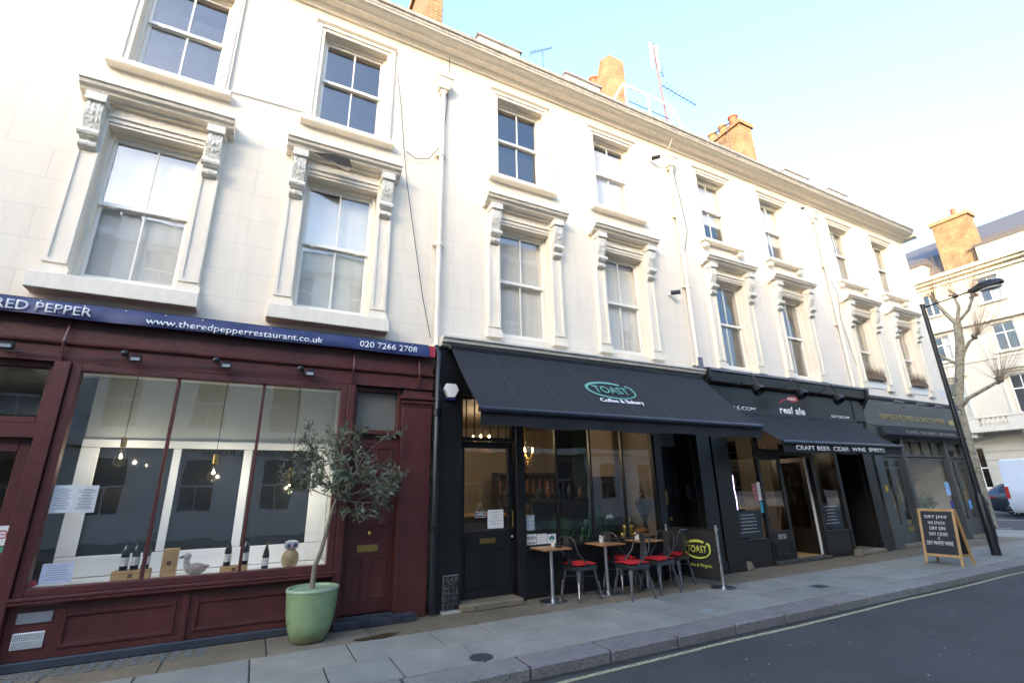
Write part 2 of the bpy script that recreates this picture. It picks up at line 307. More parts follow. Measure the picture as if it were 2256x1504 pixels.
for (xa, xb, ya, yb, nx, ny) in [(-1.9, -.25, -.50, -.17, 15, 3), (4.15, 5.25, -.62, -.14, 9, 5)]:
    pl = MB()
    for i in range(nx):
        for k in range(ny):
            u = xa+(i+.5)*(xb-xa)/nx; v = ya+(k+.5)*(yb-ya)/ny; pl.box(u-.036, u+.036, v-.03, v+.03, -.01, .004)
    pl.build('pavement_light', PRIS, pav, kind='stuff')
# bits of litter and leaf on road and pavement
lit = MB()
for i in range(150):
    X, Y = rnd.uniform(1.5, 14), rnd.uniform(-5.4, -2.55); s_ = rnd.uniform(.004, .013); a = rnd.uniform(0, 6); z = -.105
    lit.add([(X+s_*cos(a+q)*rnd.uniform(.6, 1.4), Y+s_*sin(a+q), z+rnd.uniform(0, .004)) for q in (0, 1.7, 3.2, 4.6)], [(0, 1, 2, 3)])
for i in range(25):
    X, Y = rnd.uniform(-1, 10), rnd.uniform(-2.4, -.3); s_ = rnd.uniform(.004, .012); a = rnd.uniform(0, 6)
    lit.add([(X+s_*cos(a+q)*rnd.uniform(.6, 1.4), Y+s_*sin(a+q), .005) for q in (0, 1.7, 3.2, 4.6)], [(0, 1, 2, 3)])
o = lit.build('litter', M('pale_litter', (.42, .40, .37), .8, var=.4, vs=30), kind='stuff'); tag(o, 'tiny pale crumbs and leaf bits scattered over road and pavement', 'litter')
# far sides of both streets
opp = struct(MB().box(-90, 22, -28, -11.2, -.2, 0).build('pavement', SLAB[1]))
far = struct(MB().box(34.2, 60, -60, 90, -.2, 0).build('pavement', SLAB[0]))
for k in range(12): slab('kerb_stone', 33.9, 34.19, -6+k*1.5, -4.51+k*1.5, GRAN[k % 4], th=.15, bev=.02, par=far)

# ------------------------------------------------------------------ windows (built once, copied)
def wallholes(m, x0, x1, z0, z1, holes, y0=0, y1=.32):
    xs = sorted({x0, x1, *[h[0] for h in holes], *[h[1] for h in holes]}); zs = sorted({z0, z1, *[h[2] for h in holes], *[h[3] for h in holes]})
    ins = lambda x, z: any(h[0] < x < h[1] and h[2] < z < h[3] for h in holes)
    for a, b in zip(xs, xs[1:]):
        for c, d in zip(zs, zs[1:]):
            if not ins((a+b)/2, (c+d)/2):
                m.poly([(a, y0, c), (b, y0, c), (b, y0, d), (a, y0, d)]); m.poly([(a, y1, c), (a, y1, d), (b, y1, d), (b, y1, c)])
    for (a, b, c, d) in holes:
        m.poly([(a, y0, c), (a, y1, c), (a, y1, d), (a, y0, d)]); m.poly([(b, y0, c), (b, y0, d), (b, y1, d), (b, y1, c)])
        m.poly([(a, y0, d), (a, y1, d), (b, y1, d), (b, y0, d)]); m.poly([(a, y0, c), (b, y0, c), (b, y1, c), (a, y1, c)])
    m.poly([(x0, y0, z0), (x1, y0, z0), (x1, y1, z0), (x0, y1, z0)]); m.poly([(x0, y0, z1), (x0, y1, z1), (x1, y1, z1), (x1, y0, z1)])
def sashes(win, hw, z0, z1, zm):
    """two sliding sashes with a vertical glazing bar, four panes"""
    for nm, a, b, yy in (('sash', zm-.025, z1, .15), ('sash', z0, zm+.025, .19)):
        m = MB(); m.frame(-hw+.03, hw-.03, a, b, .05, yy, yy+.035, .075 if a == z0 else .05)
        m.box(-.011, .011, yy+.004, yy+.03, a+(.075 if a == z0 else .05), b-.05); s_ = m.build(nm, SASH, win)
        if a != z0:
            for sx in (-.62, .62): MB().tube([(sx*hw-.035, yy+.01, a+.002), (sx*hw-.025, yy, a-.018), (sx*hw+.025, yy, a-.018), (sx*hw+.035, yy+.01, a+.002)], .006, 5).build('horn', SASH, win)
        for sx in (-1, 1):
            xa, xb = sorted((sx*.011, sx*(hw-.08)))
            MB().box(xa, xb, yy+.015, yy+.019, a+(.075 if a == z0 else .05), b-.05).build('pane', GLASS, win)
def first_window():
    hw = .52; m = MB()
    m.frame(-hw, hw, 3.98, 6.09, .045, .10, .28)
    for sx in (-1, 1):   # panelled pilasters
        a, b = sorted((sx*(hw+.0), sx*(hw+.245)))
        m.box(a, b, -.055, .0, 4.0, 6.40)
        m.box(a+.012, a+.055, -.075, -.055, 4.10, 5.62); m.box(b-.055, b-.012, -.075, -.055, 4.10, 5.62); m.box(a+.055, b-.055, -.075, -.055, 4.10, 4.15)
        m.box(a-.02, b+.02, -.085, 0, 3.93, 4.045)
    m.box(-hw, hw, -.045, 0, 6.09, 6.13); m.box(-hw, hw, -.065, 0, 6.13, 6.19); m.box(-hw, hw, -.09, 0, 6.19, 6.225); m.box(-hw, hw, -.03, 0, 6.225, 6.40)
    w_ = m.build('window', TRIM)
    # projecting hood moulding
    pr = [(0, 6.37), (-.10, 6.37), (-.11, 6.40), (-.20, 6.415), (-.215, 6.45), (-.26, 6.465), (-.275, 6.505), (-.30, 6.515), (-.30, 6.545), (0, 6.60)]
    h = MB(); h.profx(pr, -.84, .84); hd = h.build('hood', TRIM, w_)
    for sx in (-1, 1):   # carved console brackets
        cx = sx*(hw+.125); k = MB()
        pro = [(-.05, 6.37), (-.235, 6.37), (-.235, 6.27), (-.20, 6.255), (-.215, 6.18), (-.205, 6.08), (-.165, 5.98), (-.125, 5.90), (-.16, 5.885), (-.185, 5.85), (-.185, 5.80), (-.155, 5.765), (-.11, 5.755), (-.125, 5.72), (-.12, 5.67), (-.085, 5.635), (-.05, 5.63)]
        k.profx(pro, cx-.085, cx+.085); k.box(cx-.105, cx+.105, -.245, -.05, 6.26, 6.372)
        for zz, yy, r in ((6.19, -.215, .035), (6.11, -.21, .04), (6.02, -.185, .035), (5.94, -.145, .03)):
            for q in (-.05, 0, .05): k.ball((cx+q, yy+.012, zz+.02*(q != 0)), r*.8, 6, (.62, .75, 1.5))
        k.tube([(cx-.105, -.155, 5.825), (cx+.105, -.155, 5.825)], .048, 10)
        k.tube([(cx-.088, -.10, 5.69), (cx+.088, -.10, 5.69)], .04, 10); k.ball((cx, -.10, 5.70), .05, 7, (1.3, 1, 1))
        k.build('bracket', CARVE, w_)
    sashes(w_, hw, 4.03, 6.04, 5.07); return w_
def second_window():
    hw = .52; m = MB(); m.frame(-hw, hw, 7.12, 8.94, .045, .10, .28)
    for a, b, z1, d in ((hw, hw+.06, 9.0, .035), (hw+.06, hw+.10, 9.04, .06), (hw+.10, hw+.135, 9.075, .045)):
        for sx in (-1, 1):
            xa, xb = sorted((sx*a, sx*b)); m.box(xa, xb, -d, 0, 7.115, z1)
        m.box(-a, a, -d, 0, z1-(b-a)+.0005, z1)
    w_ = m.build('window', TRIM)
    h = MB(); h.profx([(0, 9.075), (-.06, 9.075), (-.09, 9.10), (-.095, 9.125), (0, 9.15)], -hw-.15, hw+.15); h.build('hood', TRIM, w_)
    s_ = MB(); s_.profx([(0, 7.0), (-.13, 7.0), (-.14, 7.02), (-.14, 7.085), (0.1, 7.118)], -.715, .715); s_.build('sill', TRIM, w_)
    sashes(w_, hw, 7.15, 8.9, 8.1); return w_
W1 = first_window(); W2 = second_window()
CURT = M('white_curtain', (.74, .71, .64), .9, var=.08, vs=3); CURTG = M('pale_green_curtain', (.66, .66, .58), .9, var=.08); BLIND = M('venetian_blind', (.42, .42, .43), .6, var=.05)
ROLLER = M('roller_blind', (.27, .26, .24), .9, var=.06)
def curtain(win, x0, x1, z0, z1, mat=CURT, y=.255, wave=.003):
    m = MB(); n = 36; V = []
    for i in range(n+1):
        x = x0+(x1-x0)*i/n; yy = y+wave*sin(i*1.15)+wave*.6*sin(i*.37)
        V += [(x, yy, z0), (x, yy, z1)]
    m.add(V, [(2*i, 2*i+2, 2*i+3, 2*i+1) for i in range(n)]); return m.build('curtain', mat, win, smooth=True, local=True)
def venetian(win, z0, z1):
    m = MB(); z = z0
    while z < z1: m.add([(-.45, .30, z), (.45, .30, z), (.45, .325, z+.012), (-.45, .325, z+.012)], [(0, 1, 2, 3)]); z += .03
    return m.build('venetian_blind', BLIND, win, local=True)
HX = [-3.52, 2.165, 7.84, 13.42, 18.78]
WX = [[-1.72, .64], [3.84, 6.15], [9.30, 11.65], [14.80, 17.10]]
LAB = ['cream stucco terraced house over the maroon restaurant front', 'cream stucco terraced house over the black cafe with the wide awning', 'white stucco terraced house over the ale shop', 'white stucco terraced house at the street corner, over the grey flower shop']
HOUSE = []
PROFC = [(y, 9.38+(z-9.38)*.72) for y, z in [(0, 9.38), (-.04, 9.38), (-.055, 9.42), (-.10, 9.45), (-.115, 9.475), (-.22, 9.49), (-.235, 9.53), (-.30, 9.545), (-.335, 9.585), (-.385, 9.60)]]
for i in range(4):
    x0, x1 = HX[i], HX[i+1]
    if i == 0: x0 = -6.2
    h = thing('terraced_house', LAB[i], 'house', (x0, 0, 0), group='terraced houses in the row of shops'); HOUSE.append(h)
    wins = WX[i]
    if i == 0: wins = [-4.9]+wins
    holes = [(c-.52, c+.52, 3.98, 6.09) for c in wins]+[(c-.52, c+.52, 7.12, 8.94) for c in wins]
    m = MB(); wallholes(m, x0, x1-.002, 3.30, 9.70, holes); m.build('wall', STUC[i], h)
    sh = MB(); sh.box(x0+.01, x0+.20, .33, 9, 0, 9.7); sh.box(x0+.2, x1-.21, 8.8, 9, 0, 9.7); sh.box(x1-.2, x1-.01, .33, 9, 0, 9.7); sh.build('party_wall', STUC[3], h)
    if i == 3: B('end_wall', STUC[3], h, (x1-.009, x1+.02, .0, 9.0, 0, 9.7))
    rm = MB()
    for z in (3.32, 6.72, 9.4): rm.box(x0+.21, x1-.22, .34, 8.7, z, z+.12)
    rm.box(x0+.21, x1-.22, 4.2, 4.3, 3.45, 9.39); xm = sum(WX[i])/2; rm.box(xm-.05, xm+.05, .34, 4.19, 3.45, 9.39); rm.build('interior_wall', ROOMG, h)
    ct = MB(); ct.profx(PROFC+[(-.385, 9.56), (-.05, 9.60), (0, 9.60)], x0, x1-.003); ct.build('cornice', TRIM, h)
    gt = MB(); gt.profx([(-.388, 9.562), (-.40, 9.575), (-.405, 9.62), (-.435, 9.635), (-.44, 9.70), (-.40, 9.725), (-.05, 9.775), (-.05, 9.605)], x0, x1-.003); gt.build('gutter', CORN, h)
    if i == 3:
        B('cornice', TRIM, h, (x1-.002, x1+.30, -.385, .4, 9.46, 9.56))
    B('parapet', M('parapet_render', (.62, .58, .52), .85, var=.2), h, (x0, x1-.003, .0, .22, 9.781, 9.98))
    rf = MB(); rf.add([(x0, .25, 9.75), (x1, .25, 9.75), (x1, 1.5, 11.0), (x0, 1.5, 11.0), (x1, 7.5, 11.3), (x0, 7.5, 11.3), (x1, 9, 9.7), (x0, 9, 9.7)], [(0, 1, 2, 3), (3, 2, 4, 5), (5, 4, 6, 7)]); rf.build('roof', SLATE, h)
    for k, c in enumerate(wins):
        for proto, nm in ((W1, 1), (W2, 2)):
            o = dup(proto, h, (c-x0, 0, 0)); vi = (i, k-(1 if i == 0 else 0), nm)
            if vi == (0, 0, 1): curtain(o, -.5, .5, 4.0, 6.0)
            elif vi == (0, 1, 1): curtain(o, -.5, .5, 4.0, 6.0, CURTG)
            elif vi == (0, 0, 2): venetian(o, 7.15, 8.55); 
            elif vi == (1, 0, 2): venetian(o, 7.15, 8.0)
            elif vi in ((1, 0, 1), (1, 1, 1)): curtain(o, -.5, .5, 4.0, 6.0, CURT, .26)
            elif vi == (1, 1, 2): curtain(o, -.5, .5, 7.1, 8.8, CURT)
            elif vi in ((2, 0, 2), (2, 1, 2)): curtain(o, -.5, .5, 7.75, 8.95, CURTG, .25, 0)
            elif vi in ((3, 0, 2), (3, 1, 2)): curtain(o, -.5, .5, 7.1, 8.95, ROLLER, .25, .002)
            elif vi == (3, 0, 1): venetian(o, 4.1, 5.05); curtain(o, -.05, .5, 4.0, 6.0, ROLLER, .30)
            elif vi == (3, 1, 1): curtain(o, -.3, .5, 4.0, 6.0, ROLLER, .28)
            if nm == 1 and i == 0:
                B('sill', TRIM, o, (c-.80, c+.80, -.21, .1, 3.73, 3.925), bevel=.008)
            if nm == 1 and i == 3:
                B('sill_panel', WHITEP, o, (c-.515, c+.515, -.02, .095, 3.98, 4.2))
            if nm == 2 and i >= 2:
                for sx in (-.6, .6): B('sill_bracket', TRIM, o, (c+sx-.07, c+sx+.07, -.11, 0, 6.87, 6.995), bevel=.01)
for proto in (W1, W2):
    for ch in list(proto.children): bpy.data.objects.remove(ch)
    bpy.data.objects.remove(proto)

# torn lead flashing hanging under the hood of the right-hand first-floor window
TORN = M('torn_felt', (.03, .024, .02), .8, var=.4, vs=20); TORN2 = M('torn_board', (.30, .24, .17), .85, var=.3, vs=20)
def torn(pts, d, mat, nm):
    fr = [(F(px, py, -.29)[0], -.30+d, F(px, py, -.29)[1]) for px, py in pts]; n = len(fr)
    MB().add(fr+[(x, y+.02, z+.005) for x, y, z in fr], [tuple(range(n)), tuple(range(n, 2*n))[::-1]]+[(i, (i+1) % n, n+(i+1) % n, n+i) for i in range(n)]).build(nm, mat, HOUSE[0])
torn([(693, 337), (735, 342), (770, 352), (775, 371), (748, 366), (722, 352)], -.012, TORN, 'torn_flashing'); torn([(714, 350), (748, 367), (774, 372), (764, 380), (757, 376)], -.02, TORN2, 'hanging_board')
X, Z = F(843, 318, -.03); B('junction_box', WHITEP, HOUSE[0], (X-.04, X+.04, -.05, -.001, Z-.05, Z+.05), bevel=.006)
# party-wall chimneys
YB = bricky('stock_brick', (.20, .118, .06), (.135, .082, .045), (.29, .22, .15))
POT = M('terracotta', (.24, .07, .035), .7, var=.15); POTB = M('buff_pot', (.27, .14, .06), .7, var=.15)
def chimney(house, x0, x1, y0, y1, zt, cap, pots):
    m = MB(); m.box(x0, x1, y0, y1, 9.8, zt)
    if cap: m.box(x0-.07, x1+.07, y0-.07, y1+.07, zt-.16, zt)
    c = m.build('chimney', YB, house, bevel=.012)
    for (yy, hh, r, mt) in pots:
        MB().lathe([(r*.95, zt), (r*.95, zt+hh*.85), (r*1.12, zt+hh*.87), (r*1.12, zt+hh), (r*.8, zt+hh), (r*.75, zt+hh*.6)], ((x0+x1)/2, yy, 0), 14).build('chimney_pot', mt, c, smooth=True)
    return c
chimney(HOUSE[1], 2.0, 2.38, .70, 2.9, 13.0, True, [(1.1, .5, .13, POT), (1.7, .5, .13, POT), (2.3, .5, .13, POT)])
# raking stack: high front pier, lower shoulder behind with pots
c2 = MB(); c2.profx([(1.30, 9.8), (1.30, 13.52), (1.72, 13.72), (1.95, 13.2), (2.35, 13.0), (3.0, 12.9), (3.0, 9.8)], 7.6, 8.12)
c2 = c2.build('chimney', YB, HOUSE[2], bevel=.01)
for yy, hh, mt in ((2.25, .62, POT), (2.62, .35, POT), (2.95, .5, POTB)):
    MB().lathe([(.13, 12.85), (.13, 12.95+hh*.85), (.155, 12.95+hh*.87), (.155, 12.95+hh), (.1, 12.95+hh)], (7.74, yy, 0), 14).build('chimney_pot', mt, c2, smooth=True)
chimney(HOUSE[3], 13.2, 13.82, 1.36, 3.0, 13.5, True, [(1.75, .55, .15, POT), (2.2, .5, .14, POTB), (2.65, .5, .14, POTB)])
# white dormers behind the parapet
for i, xa, xb, win in ((1, 3.27, 4.33, 0), (1, 5.63, 6.68, 0), (3, 14.25, 15.45, 1), (3, 16.65, 17.72, 1), (2, 11.0, 12.1, 0)):
    m = MB(); m.box(xa, xb, .8, 2.4, 9.9, 11.40 if i != 2 else 11.18); d = m.build('dormer', WHITEP, HOUSE[i])
    zt = 11.40 if i != 2 else 11.18
    B('dormer_roof', LEAD, d, (xa-.05, xb+.05, .74, 2.4, zt+.001, zt+.05))
    for q in (0, 1):
        w2 = (xb-xa)/2; B('pane', M('dormer_pane', (.25, .32, .42), .05, var=.05), d, (xa+.08+q*(w2-.04), xa+q*(w2-.04)+w2-.04, .785, .797, 10.3, zt-.09))
# ------------------------------------------------------------------ maroon restaurant front
H1, H2, H3, H4 = HOUSE
def panel(name, mat, par, x0, x1, z0, z1, y, t=.03, d=.018):
    m = MB(); m.frame(x0, x1, z0, z1, t, y-d, y); m.frame(x0+t, x1-t, z0+t, z1-t, .012, y-d*.5, y); return m.build(name, mat, par, bevel=.004)
RD = MAROON
B('fascia_board', RD, H1, (-6.2, 2.13, -.17, -.001, 3.17, 3.60))
m = MB(); m.profx([(-.001, 2.93), (-.20, 2.93), (-.205, 3.10), (-.245, 3.125), (-.25, 3.15), (-.18, 3.168), (-.001, 3.168)], -6.2, 2.13); m.build('frieze', RD, H1)
for xx in (-2.03, .985, 1.90): 
    m = MB(); m.tube([(xx, -.215, 2.94), (xx, -.265, 3.14), (xx, -.185, 3.40)], .016, 6); m.build('fascia_rib', RD, H1)
fr = MB(); fr.frame(-1.93, .94, .63, 2.93, .085, -.20, -.09, .075); fr.box(-1.95, .96, -.235, -.08, .60, .632)
sw = fr.build('shop_window', RD, H1, bevel=.006)
for a, b in ((-1.845, -.972), (-.938, -.077), (-.043, .855)): B('pane', SHOPGLASS, sw, (a, b, -.15, -.144, .705, 2.845))
for c in (-.955, -.06): B('mullion', RD, sw, (c-.017, c+.017, -.175, -.12, .705, 2.845), bevel=.005)
m = MB(); m.profx([(-.10, .54), (-.19, .54), (-.215, .56), (-.24, .575), (-.24, .598), (-.10, .598)], -1.93, .94); m.build('sill_moulding', RD, sw)
B('stall_riser', RD, H1, (-1.93, .94, -.15, -.03, .085, .54))
panel('panel_moulding', RD, H1, -1.52, -.60, .16, .46, -.151); panel('panel_moulding', RD, H1, -.43, .80, .16, .46, -.151)
B('riser_post', RD, H1, (-.545, -.485, -.175, -.151, .085, .538), bevel=.006)
PLI = M('slate_plinth', (.035, .042, .055), .5, var=.25); B('plinth', PLI, H1, (-2.0, .94, -.185, -.02, .0, .083), bevel=.01)
def pilaster(par, mat, x0, x1, y0, y1, z0, z1, cap=None, base=.0):
    m = MB(); m.box(x0, x1, y0, y1, z0, z1)
    if base: m.box(x0-.015, x1+.015, y0-.02, y1, z0, z0+base)
    if cap: m.box(x0-.02, x1+.02, y0-.03, y1, cap, cap+.035); m.box(x0-.035, x1+.035, y0-.05, y1, cap+.06, cap+.11); m.box(x0-.01, x1+.01, y0-.015, y1, cap-.04, cap-.02)
    return m.build('pilaster', mat, par, bevel=.005)
pilaster(H1, RD, -2.07, -1.935, -.235, -.03, .0, 2.925); pilaster(H1, RD, .945, 1.035, -.215, -.02, 0, 2.925); pilaster(H1, RD, 1.70, 2.13, -.165, -.0, 0, 2.925, cap=2.72)
# right-hand house door with light above
fr = MB(); fr.frame(1.035, 1.70, 2.28, 2.925, .06, -.10, .02); t_ = fr.build('transom_light', RD, H1, bevel=.005); B('pane', M('obscured_glass', (.17, .165, .14), .12, var=.1), t_, (1.095, 1.64, -.02, -.012, 2.34, 2.865))
d = B('house_door', RD, H1, (1.037, 1.698, -.02, .03, .09, 2.275))
for a, b, c, e in ((1.10, 1.33, .25, .74), (1.41, 1.63, .25, .74), (1.10, 1.33, 1.10, 2.12), (1.41, 1.63, 1.10, 2.12)): panel('door_panel', RD, d, a, b, c, e, -.0205, .022, .012)
MB().ball((1.37, -.075, 1.02), .034, 10).tube([(1.37, -.07, 1.02), (1.37, -.02, 1.02)], .014, 8).build('door_knob', BRASS, d, smooth=True)
B('letterbox', BRASS, d, (1.24, 1.50, -.032, -.0205, .80, .88)); B('letterbox_flap', BRASS, d, (1.275, 1.465, -.038, -.033, .82, .86))
st = B('doorstep', M('step_core', (.05, .05, .055), .8), H1, (.97, 1.96, -.33, -.03, 0, .078))
TILE = [M('blue_black_tile_%d' % i, c, .35, var=.2) for i, c in enumerate([(.035, .04, .055), (.045, .045, .06), (.03, .034, .045)])]
for k in range(7): 
    B('step_tile', TILE[k % 3], st, (.97+k*.142, .97+k*.142+.134, -.342, -.3305, .002, .085), bevel=.003); B('step_tile', TILE[(k+1) % 3], st, (.97+k*.142, .97+k*.142+.134, -.33, -.215, .0785, .087), bevel=.003)
# left-hand restaurant entrance
fr = MB(); fr.frame(-2.98, -2.07, 2.28, 2.93, .06, -.12, .0); t_ = fr.build('transom_light', RD, H1, bevel=.005); B('pane', SHOPGLASS, t_, (-2.92, -2.13, -.05, -.044, 2.34, 2.87))
B('door_head', RD, H1, (-2.98, -2.07, -.14, 0, 2.13, 2.278))
fr = MB(); fr.frame(-2.96, -2.09, .06, 2.12, .13, -.06, -.01, .92); d = fr.build('restaurant_door', RD, H1, bevel=.005); B('pane', SHOPGLASS, d, (-2.83, -2.22, -.035, -.029, .98, 1.99))
panel('door_panel', RD, d, -2.84, -2.21, .2, .8, -.0605, .03, .014)
B('wall_panel', RD, H1, (-6.2, -2.985, -.16, -.02, 0, 2.925)); B('ac_unit', M('ac_grey', (.10, .11, .115), .5), H1, (-2.75, -2.12, .35, .55, 2.42, 2.62))
B('letter_plate', M('steel_plate', (.35, .37, .40), .4, .6, var=.15), H1, (-1.86, -1.60, -.168, -.1505, .40, .495), bevel=.004)
vg = B('vent_grille', WHITEP, H1, (-1.86, -1.63, -.165, -.1505, .185, .325), bevel=.004)
m = MB()
for k in range(14): m.box(-1.85+k*.0155, -1.842+k*.0155, -.171, -.1655, .195, .25); m.box(-1.85+k*.0155, -1.842+k*.0155, -.171, -.1655, .26, .315)
m.build('grille_slats', M('vent_slat_grey', (.45, .44, .40), .7), vg, kind='stuff')  # slats in one even grey, darker than the white plate
# room behind the display window
RW = M('restaurant_wall', (.50, .51, .47), .8, var=.05); RC = M('restaurant_ceiling', (.56, .57, .53), .8, var=.04)
B('shop_ceiling', RC, H1, (-5.9, 1.0, -.08, 4.1, 2.96, 3.05)); B('shop_floor', WOODL, H1, (-5.9, 2.0, .0, 4.1, .0, .06))
B('shop_wall', RW, H1, (-5.9, 2.0, 4.1, 4.2, .06, 3.3), (.905, .93, -.08, 4.09, .07, 2.955))
B('hall_wall', DARK, H1, (1.0, 1.75, .5, .55, .06, 2.95))
led = B('display_ledge', WHITEP, H1, (-1.90, .90, -.085, .62, .60, .675))
pt = MB(); y0 = .62
pt.box(-1.9, .9, y0, y0+.04, .68, .90)
for a, b in ((-1.9, -1.72), (-.985, -.90), (-.20, -.10), (.66, .90)): pt.box(a, b, y0, y0+.04, .905, 2.10)
pt.box(-1.9, .9, y0, y0+.04, 2.105, 2.2); pt = pt.build('glazed_partition', WHITEP, H1, bevel=.006)
DGL = M('dark_partition_glass', (.018, .02, .022), .04, var=.1)
for a, b in ((-1.72, -.985), (-.90, -.20), (-.10, .66)): B('pane', DGL, pt, (a, b, y0+.012, y0+.022, .90, 2.105))
B('upper_partition', RW, H1, (-1.9, .9, y0+.05, y0+.12, 2.2, 2.955))

# rainwater pipes
def downpipe(h, X, ztop, zblk, blk=True, y=-.09, lead=False):
    m = MB(); m.tube([(X, y, zblk), (X, y, ztop)], .042, 10)
    for z in [zblk+.02+k*1.75 for k in range(4) if zblk+.02+k*1.75 < ztop-.3]: m.tube([(X, y, z-.035), (X, y, z+.035)], .056, 10); m.box(X-.09, X+.09, y+.02, -.001, z-.015, z+.015)
    p = m.build('downpipe', TRIM, h, smooth=True)
    m = MB(); m.hexa([(X-.10, y-.06, ztop), (X+.10, y-.06, ztop), (X+.10, 0, ztop), (X-.10, 0, ztop)], [(X-.15, y-.12, ztop+.2), (X+.15, y-.12, ztop+.2), (X+.15, 0, ztop+.2), (X-.15, 0, ztop+.2)]); m.box(X-.165, X+.165, y-.135, -.001, ztop+.2, ztop+.26); m.box(X-.06, X+.06, y-.03, 0, ztop-.06, ztop-.001); m.build('hopper_head', TRIM, p, bevel=.006)
    if blk:
        m = MB(); m.tube([(X, -.22, .03), (X, -.22, zblk-.12), (X, y, zblk+.02)], .048, 10)
        for z in (1.05, 2.62): m.tube([(X, -.22, z-.06), (X, -.22, z+.02)], .062, 10); m.tube([(X, -.22, z+.02), (X, -.22, z+.035)], .07, 10)
        m.build('lower_downpipe', DARKM, p, smooth=True)
    if lead: B('lead_flashing', LEAD, p, (X-.06, X+.06, -.16, -.135, zblk-.05, zblk+.15), (X-.25, X+.1, -.18, -.14, zblk-.08, zblk-.051))
    return p
downpipe(H2, 2.19, 8.55, 3.62); downpipe(H3, 7.86, 8.78, 3.92, False, lead=True); downpipe(H4, 13.52, 8.85, 3.85, False)

# ------------------------------------------------------------------ black cafe front
K = BLACKP
m = MB(); m.profx([(0, 3.63), (-.22, 3.63), (-.235, 3.66), (-.285, 3.675), (-.30, 3.72), (-.325, 3.735), (-.325, 3.765), (0, 3.80)], 2.23, 7.79); m.build('shop_cornice', M('cafe_cornice', (.60, .565, .50), .7, var=.14, vs=6), H2)
B('fascia_board', K, H2, (2.24, 7.77, -.12, -.001, 2.93, 3.628))
pilaster(H2, K, 2.25, 2.60, -.16, .0, 0, 2.925, cap=None); pilaster(H2, K, 7.42, 7.77, -.16, .0, 0, 2.925, base=.2)
BRK = [M('black_brick_%d' % i, c, .3, var=.3, bump=.4, speck=((.5, .5, .5), 80, .62)) for i, c in enumerate([(.012, .015, .016), (.018, .022, .022)])]
pb = B('pier_base', M('pale_pointing', (.16, .17, .16), .8, var=.5, vs=30), H2, (2.345, 2.555, -.205, -.165, .03, .45))
for r in range(6):
    for c in range(3): B('brick', BRK[(r+c) % 2], pb, (2.347+c*.07, 2.347+c*.07+.065, -.216, -.2055, .04+r*.068, .04+r*.068+.062), bevel=.004)
B('footing', M('pale_mortar', (.38, .37, .33), .9, var=.2), H2, (2.32, 2.62, -.25, -.01, 0, .03))
fr = MB(); fr.frame(2.60, 3.53, 2.24, 2.92, .055, -.05, .03); t_ = fr.build('transom_light', K, H2); B('pane', SHOPGLASS, t_, (2.655, 3.475, .0, .005, 2.295, 2.865))
for k in range(6): MB().tube([(2.72+k*.135, -.03, 2.28), (2.72+k*.135, -.03, 2.88)], .011, 6).build('security_bar', DARKM, t_)
fr = MB(); fr.frame(2.62, 3.52, .09, 2.235, .095, .0, .05, .87); d = fr.build('cafe_door', K, H2, bevel=.005); B('pane', SHOPGLASS, d, (2.715, 3.425, .022, .028, .965, 2.135))
panel('door_panel', K, d, 2.72, 3.03, .2, .74, -.001, .025, .012); panel('door_panel', K, d, 3.11, 3.42, .2, .74, -.001, .025, .012)
B('letterbox', BRASS, d, (2.955, 3.20, -.012, -.0005, .79, .86)); MB().tube([(3.475, -.005, .98), (3.475, -.045, 1.0), (3.475, -.045, 1.22), (3.475, -.005, 1.24)], .012, 6).build('pull_handle', BRASS, d, smooth=True)
MB().ball((3.475, -.02, .86), .022, 8).build('lock', CHROME, d, smooth=True)
B('doorstep', YORK[1], H2, (2.57, 3.50, -.30, .02, 0, .085), bevel=.012)
pilaster(H2, K, 3.53, 3.66, -.10, .04, 0, 2.925)
fr = MB(); fr.frame(3.66, 6.40, .68, 2.92, .04, -.06, .03); fr.box(3.655, 6.405, -.10, .04, .64, .68); sw = fr.build('shop_window', K, H2, bevel=.004)
cs = [3.70, 4.30, 4.98, 5.675, 6.36]
for a, b in zip(cs, cs[1:]): B('pane', SHOPGLASS, sw, (a+.014, b-.014, -.02, -.014, .72, 2.88))
for c in cs[1:-1]: B('mullion', K, sw, (c-.017, c+.017, -.045, .01, .72, 2.88), bevel=.004)
B('stall_riser', K, H2, (3.66, 6.40, -.04, .03, .0, .64)); panel('panel_moulding', K, H2, 3.8, 6.25, .1, .52, -.041, .03, .012)
pilaster(H2, K, 6.40, 6.56, -.08, .04, 0, 2.925)
B('recess_wall', K, H2, (6.561, 6.60, .0, .42, 0, 2.92), (7.38, 7.419, .0, .42, 0, 2.92), (6.6, 7.38, .0, .40, 2.6, 2.92))
d = B('house_door', K, H2, (6.60, 7.38, .36, .41, .08, 2.25))
for a, b, c, e in ((6.68, 6.95, .2, .75), (7.03, 7.30, .2, .75), (6.68, 6.95, 1.15, 2.1), (7.03, 7.30, 1.15, 2.1)): panel('door_panel', K, d, a, b, c, e, .359, .02, .012)
B('letterbox', BRASS, d, (6.95, 7.02, .348, .359, 1.2, 1.45)); MB().ball((7.0, .31, .95), .04, 8).build('door_knob', BRASS, d, smooth=True)
B('fanlight', M('fanlight_glass', (.30, .31, .30), .2), H2, (6.6, 7.38, .37, .39, 2.29, 2.59)); B('entry_step', YORK[2], H2, (6.56, 7.42, -.02, .36, 0, .075), bevel=.01)
B('intercom', CHROME, H2, (7.365, 7.379, .12, .2, 1.3, 1.55))
